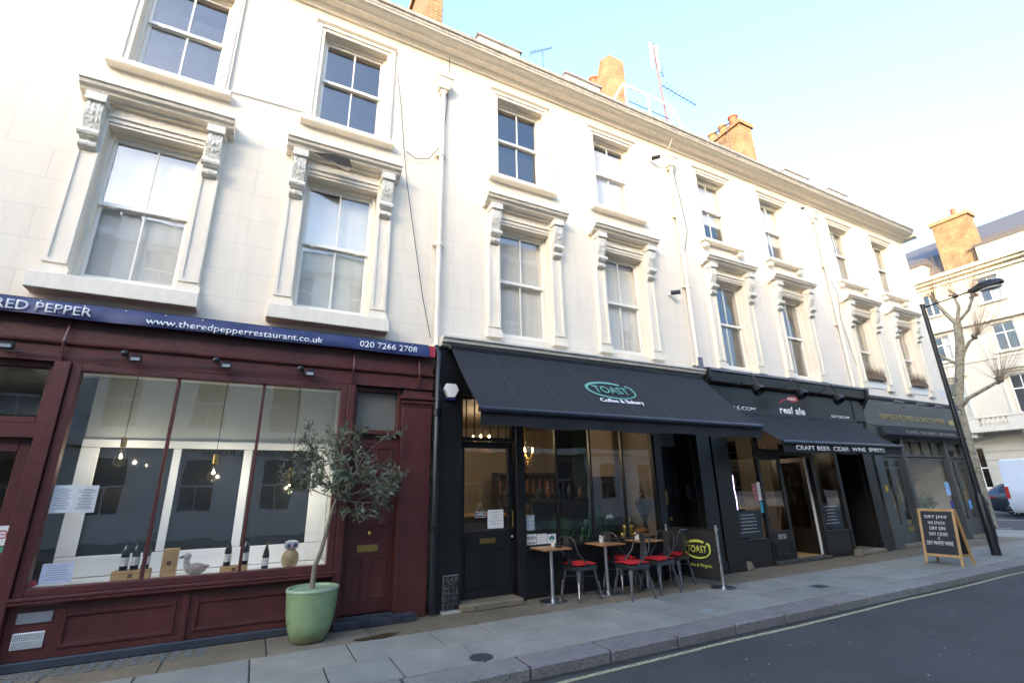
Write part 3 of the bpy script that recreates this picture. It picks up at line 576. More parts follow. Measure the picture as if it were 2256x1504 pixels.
# cafe room
CW = M('cafe_wall', (.30, .26, .20), .8, var=.08); 
B('shop_ceiling', CW, H2, (2.4, 7.6, .06, 4.0, 2.98, 3.06)); B('shop_floor', M('cafe_floor', (.16, .09, .045), .5), H2, (2.4, 7.6, .04, 4.0, .0, .07)); B('shop_wall', CW, H2, (2.4, 7.6, 4.0, 4.1, .07, 3.3), (2.38, 2.42, .06, 3.99, .07, 2.97), (6.42, 6.50, .06, 3.99, .07, 2.97))
led = B('display_ledge', M('ledge_dark', (.03, .03, .03), .5), H2, (3.68, 6.41, .035, .42, .60, .66))
xa, xb, xc_ = F(1229, 1050, 1.1)[0], F(1264, 1050, 1.1)[0], F(1300, 1050, 1.1)[0]
B('dark_partition', DARK, H2, (xa, xb, 1.1, 1.2, .071, 2.97)); B('green_partition', M('green_panel', (.045, .085, .045), .6, var=.2), H2, (xb+.002, xc_, 1.1, 1.2, .071, 2.97))
xd, xe = F(1326, 1100, .9)[0], F(1366, 1100, .9)[0]; B('wooden_divider', M('walnut', (.11, .05, .025), .45, var=.3, vs=8, st=(1, 1, .3)), H2, (xd, xe, .9, 1.25, .071, F(1340, 1049, .9)[1]))
xf = F(1172, 1080, 1.0)[0]; B('wall_shelf', DARK, H2, (xf, xd-.01, 1.0, 1.09, .071, 1.30), (xf, xd-.01, .85, 1.09, 1.32, 1.36))

# ------------------------------------------------------------------ ale shop front
A = BROWNBLK
m = MB(); m.profx([(0, 3.50), (-.26, 3.52), (-.32, 3.55), (-.33, 3.74), (-.30, 3.80), (0, 3.84)], 7.83, 13.44); m.build('hood_box', A, H3)
m = MB(); m.profx([(0, 3.842), (-.31, 3.803), (-.345, 3.79), (-.345, 3.76), (-.36, 3.76), (-.36, 3.81), (-.31, 3.825), (0, 3.87)], 7.80, 13.47); m.build('lead_flashing', LEAD, H3)
for xx in (7.80, 13.445): m = MB(); m.profx([(0, 3.1), (-.10, 3.1), (-.14, 3.25), (-.30, 3.5), (-.37, 3.6), (-.37, 3.80), (0, 3.83)], xx, xx+.06 if xx < 8 else xx+.10); m.build('end_bracket', K, H3)
B('fascia_board', A, H3, (7.87, 13.44, -.19, -.001, 2.98, 3.498)); B('fascia_end', A, H3, (12.98, 13.43, -.205, -.191, 2.98, 3.49)); B('head_beam', A, H3, (7.84, 13.44, -.12, -.001, 2.80, 2.975))
pilaster(H3, A, 7.85, 8.30, -.14, .0, 0, 2.795, base=.22); pilaster(H3, A, 13.05, 13.43, -.14, .0, 0, 2.795, base=.22)
def shopwin(h, mat, x0, x1, z0, z1, y=-.02, t=.045, bars=(), name='shop_window'):
    fr = MB(); fr.frame(x0, x1, z0, z1, t, y-.04, y+.04); w_ = fr.build(name, mat, h, bevel=.004); c = [x0+t]+list(bars)+[x1-t]
    for a, b in zip(c, c[1:]): B('pane', SHOPGLASS, w_, (a+(.015 if a != c[0] else 0), b-(.015 if b != c[-1] else 0), y, y+.006, z0+t, z1-t))
    for b in bars: B('mullion', mat, w_, (b-.015, b+.015, y-.03, y+.03, z0+t, z1-t))
    return w_
shopwin(H3, A, 8.34, 9.27, .46, 2.795); B('stall_riser', A, H3, (8.30, 9.27, -.04, .04, 0, .459)); shopwin(H3, A, 11.13, 12.02, .50, 2.795); B('stall_riser', A, H3, (11.13, 12.02, -.04, .04, 0, .499))
fr = MB(); fr.frame(9.30, 10.08, .07, 2.12, .09, .0, .05, .55); d = fr.build('shop_door', A, H3, bevel=.004); B('pane', SHOPGLASS, d, (9.39, 9.99, .02, .026, .62, 2.03)); panel('door_panel', A, d, 9.42, 9.96, .15, .42, -.001, .03, .015); B('letterbox', CHROME, d, (9.55, 9.82, -.012, -.0005, .46, .56))
B('door_frame', A, H3, (9.271, 9.299, -.06, .06, 0, 2.2), (11.06, 11.129, -.06, .06, 0, 2.2), (9.30, 11.06, -.06, .06, 2.125, 2.2)); shopwin(H3, A, 9.30, 11.06, 2.205, 2.795, name='transom_light')
# open leaf folded inwards
d = MB(); d.box(11.0, 11.05, .06, .85, .08, .6); d.box(11.0, 11.05, .06, .16, .6, 2.1); d.box(11.0, 11.05, .75, .85, .6, 2.1); d.box(11.0, 11.05, .16, .75, 2.0, 2.1); d = d.build('open_door', A, H3); B('pane', SHOPGLASS, d, (11.02, 11.026, .16, .75, .6, 2.0)); B('door_edge', WHITEP, d, (10.985, 11.055, .045, .0595, .08, 2.1))
B('doorstep', MORT, H3, (9.28, 11.12, -.10, .06, 0, .068), bevel=.01)
B('recess_wall', A, H3, (12.021, 12.10, -.06, .5, 0, 2.79), (12.96, 13.049, -.06, .5, 0, 2.79)); d = B('house_door', K, H3, (12.10, 12.96, .42, .47, .08, 2.2)); B('fanlight', M('fanlight_glass', (.30, .31, .30), .2), H3, (12.10, 12.96, .43, .45, 2.25, 2.7))
for a, b, c, e in ((12.18, 12.48, .2, .75), (12.58, 12.88, .2, .75), (12.18, 12.48, 1.1, 2.1), (12.58, 12.88, 1.1, 2.1)): panel('door_panel', K, d, a, b, c, e, .419, .02, .012)
B('letterbox', CHROME, d, (12.2, 12.4, .408, .419, .9, .97)); B('doorstep', YORK[1], H3, (12.06, 13.0, -.22, .4, 0, .09), bevel=.015)
AW = M('ale_wall', (.26, .25, .22), .8); B('shop_ceiling', AW, H3, (8.0, 13.2, .08, 4.0, 2.85, 2.95)); B('shop_floor', WOODL, H3, (8.0, 12.0, .04, 4.0, 0, .07)); B('shop_wall', AW, H3, (8.0, 13.2, 4.0, 4.1, .07, 3.3), (8.02, 8.06, .08, 3.99, .07, 2.85), (12.0, 12.04, .51, 3.99, .07, 2.85))
sh = MB()
for z in (.1, .5, .9, 1.3, 1.7): sh.box(9.0, 11.9, 3.5, 3.9, z, z+.03)
for xx in (9.0, 9.95, 10.9, 11.87): sh.box(xx, xx+.03, 3.5, 3.9, .07, 1.95)
sh.build('wine_shelf', WOODL, H3)

# ------------------------------------------------------------------ grey flower shop front
Gm = GREYG
m = MB(); m.profx([(0, 3.60), (-.14, 3.60), (-.20, 3.65), (-.22, 3.70), (0, 3.73)], 13.54, 18.77); m.build('shop_cornice', LEAD, H4)
B('fascia_board', FASCIAG, H4, (13.55, 18.77, -.15, -.001, 2.94, 3.598)); B('head_beam', Gm, H4, (13.56, 18.77, -.13, -.001, 2.62, 2.935))
pilaster(H4, Gm, 13.56, 13.93, -.14, 0, 0, 2.615, base=.5); pilaster(H4, Gm, 15.02, 15.16, -.12, 0, 0, 2.615, base=.5); pilaster(H4, Gm, 17.36, 17.50, -.12, 0, 0, 2.615, base=.5); pilaster(H4, Gm, 18.55, 18.77, -.14, 0, 0, 2.615, base=.5)
for a, b in ((13.94, 15.01), (17.51, 18.54)):
    shopwin(H4, Gm, a, b, 2.16, 2.615, name='transom_light')
    mid = (a+b)/2
    for p, q in ((a, mid-.003), (mid+.003, b)):
        fr = MB(); fr.frame(p, q, .09, 2.155, .10, -.02, .03, .42); fr.box(p+.1, q-.1, -.015, .025, 1.85, 1.89); d = fr.build('shop_door', Gm, H4, bevel=.004); B('pane', SHOPGLASS, d, (p+.10, q-.10, .004, .010, .51, 2.055))
        if p == a: MB().tube([(q-.05, -.05, .95), (q-.05, -.05, 1.25)], .012, 6).build('pull_handle', BRASS, d)
        if p != a and a < 15: B('letterbox', BRASS, d, (p+.13, q-.13, -.03, -.0205, .36, .46))
    B('doorstep', YORK[3], H4, (a, b, -.16, .04, 0, .088), bevel=.01)
shopwin(H4, Gm, 15.165, 17.355, .66, 2.13, bars=()); shopwin(H4, Gm, 15.165, 17.355, 2.17, 2.615, bars=(15.71, 16.26, 16.81), name='transom_light'); B('stall_riser', Gm, H4, (15.165, 17.355, -.05, .03, 0, .655)); panel('panel_moulding', Gm, H4, 15.3, 17.2, .12, .56, -.051, .04, .015)
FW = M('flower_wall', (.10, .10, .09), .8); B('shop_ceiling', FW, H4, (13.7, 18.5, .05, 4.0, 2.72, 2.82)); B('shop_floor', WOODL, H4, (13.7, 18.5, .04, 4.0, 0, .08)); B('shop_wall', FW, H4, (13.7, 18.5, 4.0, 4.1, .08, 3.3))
B('street_plate', M('street_plate_white', (.72, .72, .70), .4), H4, (18.35, 18.72, -.012, -.0005, 3.98, 4.2))
# ------------------------------------------------------------------ houses across the street (seen in the window panes, cast the shade)
OPW = M('opposite_render', (.80, .75, .66), .8, var=.08); OPG = M('opposite_dark_pane', (.03, .035, .04), .05, var=.1); OPB = M('opposite_brick', (.22, .15, .10), .85, var=.2, vs=6)
OL = ['plain rendered house across the street with a dining room sign', 'tall brick-fronted house across the street', 'plain rendered house across the street with a low parapet', 'brick house across the street beside the corner', 'rendered corner house across the street', 'brick house far along the other side of the street', 'rendered house far along the other side of the street']
for i in range(7):
    x0 = -52+i*11.4; x1 = x0+11.3; ht = (12.9, 13.1, 12.9, 13.1, 13.0, 15.9, 16.8)[i]  # unseen roof heights set by the shade line; last two raised to shade the villa
    h = thing('opposite_house', OL[i], 'house', (x0, -16, 0), group='houses across the street'); holes = []
    for q in range(4):
        for z0, z1 in ((1.0, 2.9), (4.1, 6.1), (7.2, 8.9), (10.2, 11.6)): holes.append((x0+1+q*2.8, x0+2.1+q*2.8, z0, z1))
    m = MB(); wallholes(m, x0, x1, 0, ht, holes, -16, -16.3); m.build('wall', OPW if i % 2 == 0 else OPB, h)
    B('roof', SLATE, h, (x0, x1, -24, -16.31, ht-.6, ht-.1)); B('rear_wall', OPB, h, (x0, x0+.1, -24, -16.31, 0, ht-.7), (x0+.1, x1, -24, -23.9, 0, ht-.7)); B('cornice', OPW, h, (x0, x1, -16, -15.7, ht-1.2, ht-.9), (x0, x1, -16, -15.8, 3.4, 3.7))
    B('chimney', OPB, h, (x1-.6, x1, -20.5, -18.5, ht-.1, ht+1.3))
    for (a, b, c, d) in holes:
        f = MB(); f.box(a, b, -16.2, -16.17, (c+d)/2-.03, (c+d)/2+.03); f.box((a+b)/2-.015, (a+b)/2+.015, -16.2, -16.17, c, (c+d)/2-.031); f = f.build('window', SASH, h); B('pane', OPG, f, (a, b, -16.23, -16.21, c, d))
text('sign_lettering', 'FORMOSA DINING ROOM', (0.2, -15.96, 3.15), 4.4, .22, DARKM, bpy.data.objects['opposite_house.004'] if 'opposite_house.004' in bpy.data.objects else None, right=(-1, 0, 0), ext=.01)

# ------------------------------------------------------------------ villa beyond the side street
VX = 36.0
VIL = M('villa_stucco', (.60, .54, .44), .75, var=.06, vs=2, bump=.1); VILT = M('villa_trim', (.66, .60, .50), .7, var=.06)
vil = thing('villa', 'cream stucco villa with balcony and slate mansard across the side street', 'house', (VX, 6, 0))
def vbox(name, mat, *bx, par=None):   # boxes given as (y0,y1,z0,z1,depth_front,depth_back) on the villa face
    m = MB()
    for y0, y1, z0, z1, a, b in bx: m.box(VX-a, VX+b, y0, y1, z0, z1)
    return m.build(name, mat, par or vil)
cols = [(-7.6, -6.6), (-5.0, -4.0), (-2.6, -1.6), (-.1, .85), (2.45, 3.4), (5.35, 6.1), (8.0, 8.9), (10.8, 11.8), (13.5, 14.5), (16.5, 17.5)]
flo = [(1.1, 3.3), (4.75, 7.05), (8.4, 9.95), (11.3, 12.75)]
vh = [(a, b, c, d) for a, b in cols for c, d in flo]
m = MB(); wallholes(m, -10, 20, 0, 13.4, vh, 0, .35); m.v = [(VX+y, x, z) for x, y, z in m.v]; m.build('wall', VIL, vil)
B('inner_wall', DARK, vil, (VX+1.0, VX+1.1, -10, 20, 0, 13.3)); B('rear_wall', VIL, vil, (VX+10, VX+10.2, -10, 20, 0, 13.4), (VX+.36, VX+9.9, -10, -9.8, 0, 13.4), (VX+.36, VX+9.9, 19.8, 20, 0, 13.4))
for (a, b, c, d) in vh:
    cas = c > 8 and c < 10 or c == 4.75
    f = MB(); fy = lambda y0, y1, z0, z1: f.box(VX+.12, VX+.17, y0, y1, z0, z1)
    fy(a, a+.06, c, d); fy(b-.06, b, c, d); fy(a+.06, b-.06, d-.06, d); fy(a+.06, b-.06, c, c+.07); zt = c+(d-c)*(.66 if cas else .5)
    fy(a+.06, b-.06, zt-.03, zt+.03); fy((a+b)/2-.03, (a+b)/2+.03, c+.071, zt-.031); fy((a+b)/2-.02, (a+b)/2+.02, zt+.031, d-.061)
    f = f.build('window', SASH, vil)
    vbox('pane', GLASS, (a+.06, b-.06, c+.07, d-.06, -.145, .15), par=f)
    vbox('sill', VILT, (a-.12, b+.12, c-.12, c-.001, .12, 0), par=f)
    if c == 4.75:
        vbox('hood', VILT, (a-.3, b+.3, 7.35, 7.5, .28, 0), (a-.2, b+.2, 7.2, 7.35, .12, 0), (a-.25, a-.08, 4.7, 7.2, .08, 0), (b+.08, b+.25, 4.7, 7.2, .08, 0), par=f)
        mm = MB(); mm.add([(VX-.28, a-.3, 7.5), (VX-.28, b+.3, 7.5), (VX-.28, (a+b)/2, 7.85), (VX, a-.3, 7.5), (VX, b+.3, 7.5), (VX, (a+b)/2, 7.85)], [(0, 1, 2), (3, 5, 4), (0, 3, 4, 1), (1, 4, 5, 2), (2, 5, 3, 0)]); mm.build('pediment', VILT, f)
    if c > 11: vbox('surround', VILT, (a-.18, a-.001, c, d+.18, .05, 0), (b+.001, b+.18, c, d+.18, .05, 0), (a, b, d+.001, d+.18, .05, 0), par=f)
    if (int(a*10)+int(c)) % 2: B('curtain', CURT, f, (VX+.3, VX+.31, a+.02, a+.45, c, d))
for z, p in ((10.15, .22), (10.32, .14), (8.05, .06), (13.25, .30)): vbox('string_course', VILT, (-10, 20, z, z+.14, p, 0))
vbox('cornice', VILT, (-10.2, 20.2, 13.41, 13.6, .55, .5), (-10, 20, 13.0, 13.12, .15, 0))
for k in range(8):
    for a, b in zip([-10]+[c[1]+.05 for c in cols], [c[0]-.05 for c in cols]+[20]): vbox('rustic_block', VIL, (a, b, .35+k*.45, .35+k*.45+.42, .05, 0))
# balcony with balustrade
bal = vbox('balcony', VILT, (-10, 20, 4.05, 4.22, 1.1, 0), (-10, 20, 4.22, 4.32, 1.1, -.85), (-10, 20, 4.78, 4.9, 1.12, -.85))
for k in range(15): vbox('pedestal', VILT, (-9.9+k*2.1, -9.0+k*2.1, 4.321, 4.779, 1.09, -.86), par=bal)
for k in range(14):
    for q in range(6): MB().lathe([(.05, 4.321), (.03, 4.4), (.07, 4.5), (.03, 4.65), (.05, 4.778)], (VX-.98, -8.9+k*2.1+q*.2, 0), 8).build('baluster', VILT, bal)
for k in range(15): vbox('corbel', VILT, (-9.6+k*2.1, -9.35+k*2.1, 3.8, 4.049, .9, 0), par=bal)
MANS = M('mansard_slate', (.06, .06, .064), .6, var=.2, vs=5)
m = MB(); m.add([(VX+.5, -10, 13.6), (VX+.5, 20, 13.6), (VX+1.6, 20, 15.6), (VX+1.6, -10, 15.6), (VX+6, 20, 18.2), (VX+6, -10, 18.2), (VX+10, 20, 13.6), (VX+10, -10, 13.6)], [(0, 1, 2, 3), (3, 2, 4, 5), (5, 4, 6, 7), (0, 3, 5, 7), (1, 6, 4, 2)]); m.build('roof', MANS, vil)
for a, b, n in ((-2.0, 3.0, 5), (5.6, 7.1, 2)):
    d = vbox('dormer', VILT, (a, b, 13.61, 14.75, -.30, 1.6)); vbox('dormer_roof', MANS, (a-.1, b+.1, 14.751, 14.9, -.2, 2.0), par=d)
    for q in range(n):
        w_ = (b-a)/n; vbox('pane', M('dormer_pane_blue', (.30, .36, .45), .06), (a+q*w_+.12, a+(q+1)*w_-.12, 13.8, 14.6, -.285, .299), par=d)
CH = vbox('chimney', YB, (2.95, 4.75, 13.6, 17.1, -.6, 1.5)); vbox('chimney_cap', YORK[0], (2.85, 4.85, 17.1, 17.35, -.5, 1.6), par=CH)
MB().lathe([(.16, 17.35), (.14, 17.9)], (VX+1, 3.6, 0), 12).build('chimney_pot', POT, CH)
B('garden_wall', VILT, vil, (VX-1.6, VX-1.35, -10, 20, 0, .9))

# ------------------------------------------------------------------ awnings
FAB = M('dark_navy_canvas', (.0115, .0135, .017), .85, var=.28, vs=2.5, bump=.5, bs=4, speck=((.30, .32, .34), 22, .74)); FABV = M('dark_canvas_valance', (.012, .0135, .017), .85, var=.12)
BAR = M('dark_blue_bar', (.03, .035, .05), .3, .4); SEAM = M('canvas_seam', (.045, .052, .066), .8)
def awning(name, label, x0, x1, yt, zt, yb, zb, val, n, xb0=None, xb1=None):
    a = thing(name, label, 'awning', ((x0+x1)/2, yt, zt)); xb0 = x0 if xb0 is None else xb0; xb1 = x1 if xb1 is None else xb1
    for k in range(n):
        u0, u1 = k/n, (k+1)/n; m = MB(); T = .004; V = []
        for t in range(7):
            f = t/6; sg = -.05*sin(pi*f)
            for u in (u0, u1):
                xx = (x0+(x1-x0)*u)*(1-f)+(xb0+(xb1-xb0)*u)*f; V.append((xx, yt+(yb-yt)*f, zt+(zb-zt)*f+sg))
        m.add(V, [(2*t, 2*t+1, 2*t+3, 2*t+2) for t in range(6)]); m.add([(x, y, z-T) for x, y, z in V], [(2*t, 2*t+2, 2*t+3, 2*t+1) for t in range(6)]); m.build('canopy_panel', FAB, a, smooth=True)
        if k:
            s_ = MB(); pts = [Vector(V[2*t])+Vector((0, -.002, .003)) for t in range(7)]; s_.tube(pts, .005, 4); s_.build('seam', SEAM, a)
    MB().tube([(xb0-.02, yb, zb-.01), (xb1+.02, yb, zb-.01)], .042, 10).build('front_bar', BAR, a, smooth=True)
    m = MB(); q = 40; V = []
    for i in range(q+1):
        xx = xb0+(xb1-xb0)*i/q; V += [(xx, yb+.004, zb-.03), (xx, yb+.02+.012*sin(i*.9), zb-val+.012*sin(i*.55))]
    m.add(V, [(2*i, 2*i+1, 2*i+3, 2*i+2) for i in range(q)]); m.build('valance', FABV, a, smooth=True)
    B('roller_box', DARKM, a, (x0-.03, x1+.03, yt-.02, yt+.11, zt-.02, zt+.045), bevel=.01)
    for sx, xx in ((1, xb0+.35), (-1, xb1-.35)):
        e = Vector((xx+sx*.65, (yt+yb)/2, (zt+zb)/2-.12)); MB().tube([(xx, yt+.02, zt-.05), e, (xx, yb+.03, zb-.03)], .02, 6).build('arm', DARKM, a)
    return a
toast = awning('awning', 'wide dark navy awning with green oval emblem over the cafe', 2.38, 7.70, -.25, 3.59, -1.36, 2.50, .21, 8)
GRE = M('green_print', (.10, .36, .30), .8, var=.1); WPR = M('white_print', (.80, .80, .80), .7, var=.05); YPR = M('lime_print', (.58, .62, .10), .7, var=.06)
up = Vector((0, 1.11, 1.09)).normalized(); nrm = Vector((0, -up.z, up.y))
def ring(name, c, right, up_, a, b, w_, mat, par, nrm_, n=48, gap=None):
    c = Vector(c); R_ = Vector(right).normalized(); U = Vector(up_).normalized(); m = MB(); V = []; off = Vector(nrm_)*.004
    for i in range(n+1):
        t = pi*.30+2*pi*.97*i/n; ww = w_*(.55+.9*abs(sin(t*.5+.4))); k = 1+(.10 if i > n-4 else 0)
        V += [c+off+R_*(a*k*cos(t))+U*(b*k*sin(t)), c+off+R_*((a-ww)*k*cos(t))+U*((b-ww)*k*sin(t))]
    m.add(V, [(2*i, 2*i+1, 2*i+3, 2*i+2) for i in range(n)]); return m.build(name, mat, par)
pc = HIT(1346, 860, (0, -.25, 3.59-.03), nrm); ring('emblem_ring', pc, (1, 0, 0), up, .50, .245, .038, GRE, toast, nrm)
text('emblem_lettering', 'TOAST', pc+nrm*.008, .70, .20, GRE, toast, up=up, bold=.012)
p2 = HIT(1372, 886, (0, -.25, 3.59-.03), nrm); text('lettering', 'Coffee & Bakery', p2+nrm*.008, .86, .13, WPR, toast, up=up, bold=.022)
ale = awning('awning', 'smaller dark awning with white drinks lettering on its edge', 8.75, 12.95, -.20, 2.96, -1.02, 2.30, .20, 6)
text('lettering', 'CRAFT BEER  CIDER  WINE  SPIRITS', (F(1858, 988, -1.03)[0], -1.03, 2.19), F(1954, 994, -1.03)[0]-F(1760, 984, -1.03)[0], .085, WPR, ale, bold=.012)
fa = thing('awning', 'rolled-up slate awning with faint gold lettering over the flower shop', 'awning', (16.2, -.2, 2.75))
m = MB(); m.profx([(-.131, 2.90), (-.20, 2.90), (-.30, 2.70), (-.28, 2.66), (-.131, 2.68)], 14.05, 18.4); m.build('folded_canopy', FAB, fa)
text('lettering', 'FLOWERS · CHOCOLATE · CAFE & COFFEE', (16.5, -.262, 2.79), 2.7, .085, M('faint_gold', (.30, .26, .18), .6), fa, up=(0, .447, .894))

# ------------------------------------------------------------------ banner and shop lettering
BLU = M('blue_vinyl', (.008, .016, .085), .4, var=.12, vs=5, bump=.15, bs=6)
ban = thing('banner', 'long blue vinyl banner with white web address and telephone number', 'banner', (-1, -.29, 3.4))
m = MB(); V = []; q = 90
for i in range(q+1):
    xx = -6.1+8.12*i/q; V += [(xx, -.255+.006*sin(i*1.3), 3.58), (xx, -.30+.012*sin(i*.8)+.006*sin(i*2.1), 3.49), (xx, -.30+.010*sin(i*.7), 3.395+.005*sin(i*.35))]
m.add(V, [(3*i+k, 3*i+3+k, 3*i+4+k, 3*i+1+k) for i in range(q) for k in (0, 1)]); m.build('banner_sheet', BLU, ban, smooth=True)
for i in range(22): MB().ball((-6.0+i*.37, -.275, 3.555), .008, 5).build('eyelet', CHROME, ban)
B('banner_end', M('red_tab', (.45, .03, .05), .5), ban, (2.02, 2.12, -.27, -.25, 3.41, 3.575)); B('batten', DARKM, ban, (-6.1, 2.02, -.25, -.172, 3.56, 3.59))
def btext(s_, xa, xb, py, hei, bold=.006):
    a, z = F(xa, py[0], -.315); b, z2 = F(xb, py[1], -.315); return text('lettering', s_, ((a+b)/2, -.318, (z+z2)/2), b-a, hei, WPR, ban, bold=bold)
btext('www.theredpepperrestaurant.co.uk', 320, 712, (713, 748), .105); btext('020 7266 2708', 793, 919, (756, 771), .085)
b_, z_ = F(203, 689, -.315); text('lettering', 'THE RED PEPPER', (b_-.56, -.318, z_), 1.12, .10, WPR, ban, bold=.006)
def sign(name, label, s_, c, wid, hei, mat, bold=0, **k): return tag(text(name, s_, c, wid, hei, mat, None, bold=bold, **k), label, 'lettering')
def span(xa, xb, y): return F(xa[0], xa[1], y)[0], F(xb[0], xb[1], y)[0]
a, b = span((1718, 900), (1773, 905), -.195); sign('shop_lettering', 'bold white lowercase name on the brown-black fascia', 'real ale', ((a+b)/2, -.193, 3.10), b-a, .17, WPR, .03)
a, b = span((1831, 913), (1871, 917), -.195); sign('shop_lettering', 'small white telephone number on the brown-black fascia', '02072862244', ((a+b)/2, -.193, 3.055), b-a, .06, WPR, .012)
b = F(1664, 899, -.195)[0]; sign('shop_lettering', 'small white web address half hidden by the cafe awning', 'REALALE.COM', (b-.62, -.193, 3.06), 1.24, .075, WPR, .012)
RED = M('red_print', (.55, .05, .06), .6)
em = MB(); bx, bz = F(1742, 882, -.19)
em.poly([(bx+.05+.24*cos(t)*(.8+.2*cos(t)), -.194, bz+.035+.07*sin(t)) for t in [i*2*pi/24 for i in range(24)]]); em.tube([(bx-.15, -.195, bz+.02), (bx-.3, -.195, bz-.02), (bx-.42, -.195, bz-.09)], .014, 5); em = em.build('emblem', RED); tag(em, 'red barley ear emblem above the white name on the ale shop fascia', 'emblem')
gr = MB()
for k in range(7): gr.tube([(bx-.12+k*.045, -.197, bz+.005), (bx-.10+k*.045, -.197, bz+.065)], .008, 4)
gr.build('barley_grain', WPR, em)
GLD = M('gold_leaf', (.52, .40, .13), .4, .3)
a, b = span((1938, 915), (2081, 930), -.155); sign('shop_lettering', 'gold capitals on the grey flower shop fascia', 'FORMOSA FLOWERS & CHOCOLATERIE', ((a+b)/2, -.153, 3.18), b-a, .15, GLD, .004)
B('x', GLD, None, (18.0, 18.25, -.158, -.151, 3.1, 3.24)); o = bpy.data.objects['x']; o.name = 'gold_plaque'; tag(o, 'small gold square beside the flower shop name', 'plaque')

# ------------------------------------------------------------------ lamps on the shopfronts
for k, (px, py, side) in enumerate([(290, 785, 'above the left bay of the big maroon window'), (490, 800, 'above the middle bay of the big maroon window'), (675, 818, 'above the right bay of the big maroon window'), (5, 755, 'above the restaurant entrance door')]):
    X, Z = F(px, py, -.3); f = thing('floodlight', 'small black floodlight with sensor '+side, 'floodlight', (X, -.25, Z), group='floodlights under the banner')
    MB().box(X-.01, X+.10, -.34, -.29, Z-.06, Z+.015).build('lamp_body', DARKM, f, bevel=.008); B('lens', M('floodlight_lens', (.30, .32, .33), .1), f, (X+.005, X+.085, -.345, -.3405, Z-.05, Z-.015)); MB().ball((X-.07, -.28, Z+.035), .042, 9, (1, .9, 1)).build('sensor', DARKM, f, smooth=True); MB().tube([(X-.05, -.25, Z), (X-.03, -.27, Z-.01), (X+.04, -.29, Z-.01)], .012, 5).build('mount', DARKM, f)
def wire(name, label, pts, r=.006, mat=None):
    o = MB().tube(pts, r, 5).build(name, mat or DARKM); return tag(o, label, 'cable')
wire('cable', 'thin black cable looped between the floodlights on the maroon frieze', [(-2.5+i*.1, -.232, 3.0-.02*abs(sin(i*.35))) for i in range(32)], .005)
for k, (x1_, y1_, x2_, y2_) in enumerate([(1630, 842, 1668, 856), (1722, 852, 1763, 866), (1803, 863, 1845, 878)]):
    X, Z = F(x1_, y1_, -.33); X2, Z2 = F(x2_, y2_, -.62); l = thing('spotlight', 'black swan-neck spotlight %s the ale shop fascia' % ('next to the cafe end of', 'over the middle of', 'at the flower shop end of')[k], 'spotlight', (X, -.33, Z), group='swan-neck lamps over the ale shop')
    MB().tube([(X, -.30, Z-.02), (X, -.36, Z-.02), (X+(X2-X)*.25, -.42, Z+.02), (X+(X2-X)*.5, -.50, Z+.09), (X+(X2-X)*.75, -.57, Z+.14), (X2, -.62, Z2+.16), (X2, -.62, Z2+.08)], .013, 6).build('neck', DARKM, l, smooth=True)
    sh = MB(); sh.lathe([(.04, .13), (.07, .08), (.115, .0), (.125, -.09), (.112, -.095), (.04, .03)], (0, 0, 0), 14); rot = Matrix.Rotation(radians(-38), 3, 'X'); sh.v = [tuple(rot @ Vector(v)+Vector((X2, -.62, Z2))) for v in sh.v]; sh.build('shade', M('gloss_black', (.012, .013, .015), .12, .3), l, smooth=True)
    MB().lathe([(.03, -.02), (.03, .0)], (X, -.31, Z-.02), 8).build('wall_plate', DARKM, l)
for k, (px, py) in enumerate([(1955, 885), (2005, 893), (2045, 898), (2085, 905)]):
    X, Z = F(px, py, -.2); l = thing('sign_lamp', 'thin grey arm lamp over the flower shop fascia, %s from the ale shop' % ('first', 'second', 'third', 'fourth')[k], 'lamp', (X, -.2, Z), group='arm lamps over the flower shop')
    MB().tube([(X-.5, -.16, 3.44), (X-.5, -.30, 3.46), (X-.1, -.5, 3.5)], .012, 5).build('arm', LEAD, l); MB().tube([(X-.3, -.5, 3.52), (X+.1, -.5, 3.5)], .03, 6).build('lamp_tube', LEAD, l)
# alarm box, cameras
X, Z = F(994, 861, -.2); al = thing('alarm_box', 'white six-sided alarm box beside the cafe awning', 'alarm box', (X, -.16, Z))
hexp = [(-.125, .02), (-.075, .115), (.075, .115), (.125, .02), (.06, -.11), (-.06, -.11)]
m = MB(); m.add([(X+x, -.16, Z+z) for x, z in hexp]+[(X+x*.9, -.235, Z+z*.9) for x, z in hexp], [tuple(range(6))[::-1], tuple(range(6, 12))]+[(i, (i+1) % 6, 6+(i+1) % 6, 6+i) for i in range(6)]); m.build('cover', WHITEP, al, bevel=.008)
B('strobe', M('blue_strobe', (.02, .02, .12), .2), al, (X-.065, X+.065, -.225, -.162, Z-.145, Z-.112))
for k, (px, py, lb) in enumerate([(1441, 347, 'beside the hopper head at the top of the wall'), (1484, 643, 'on the wall between the first-floor windows and the middle downpipe'), (1768, 457, 'small one near the corner house downpipe under the cornice')]):
    X, Z = F(px, py, -.12); c = thing('cctv_camera', 'black wall camera '+lb, 'camera', (X, 0, Z), group='wall cameras'); s_ = .6 if k == 2 else 1
    MB().tube([(X-.05*s_, 0, Z-.03), (X-.03, -.06, Z-.02), (X, -.10, Z)], .022*s_, 7).build('bracket', WHITEP, c); MB().tube([(X-.03*s_, -.08, Z-.01), (X+.07*s_, -.24*s_, Z-.03)], [.05*s_, .045*s_], 10).build('camera_body', DARKM, c, smooth=True)
wire('cable', 'loose black wire drooping from the cornice past the cream downpipe', [(*F(px, py, -.05)[:1], -.06, F(px, py, -.05)[1]) for px, py in [(992, 60), (990, 140), (985, 230), (978, 290), (968, 325), (945, 350), (915, 350), (895, 335)]], .007)
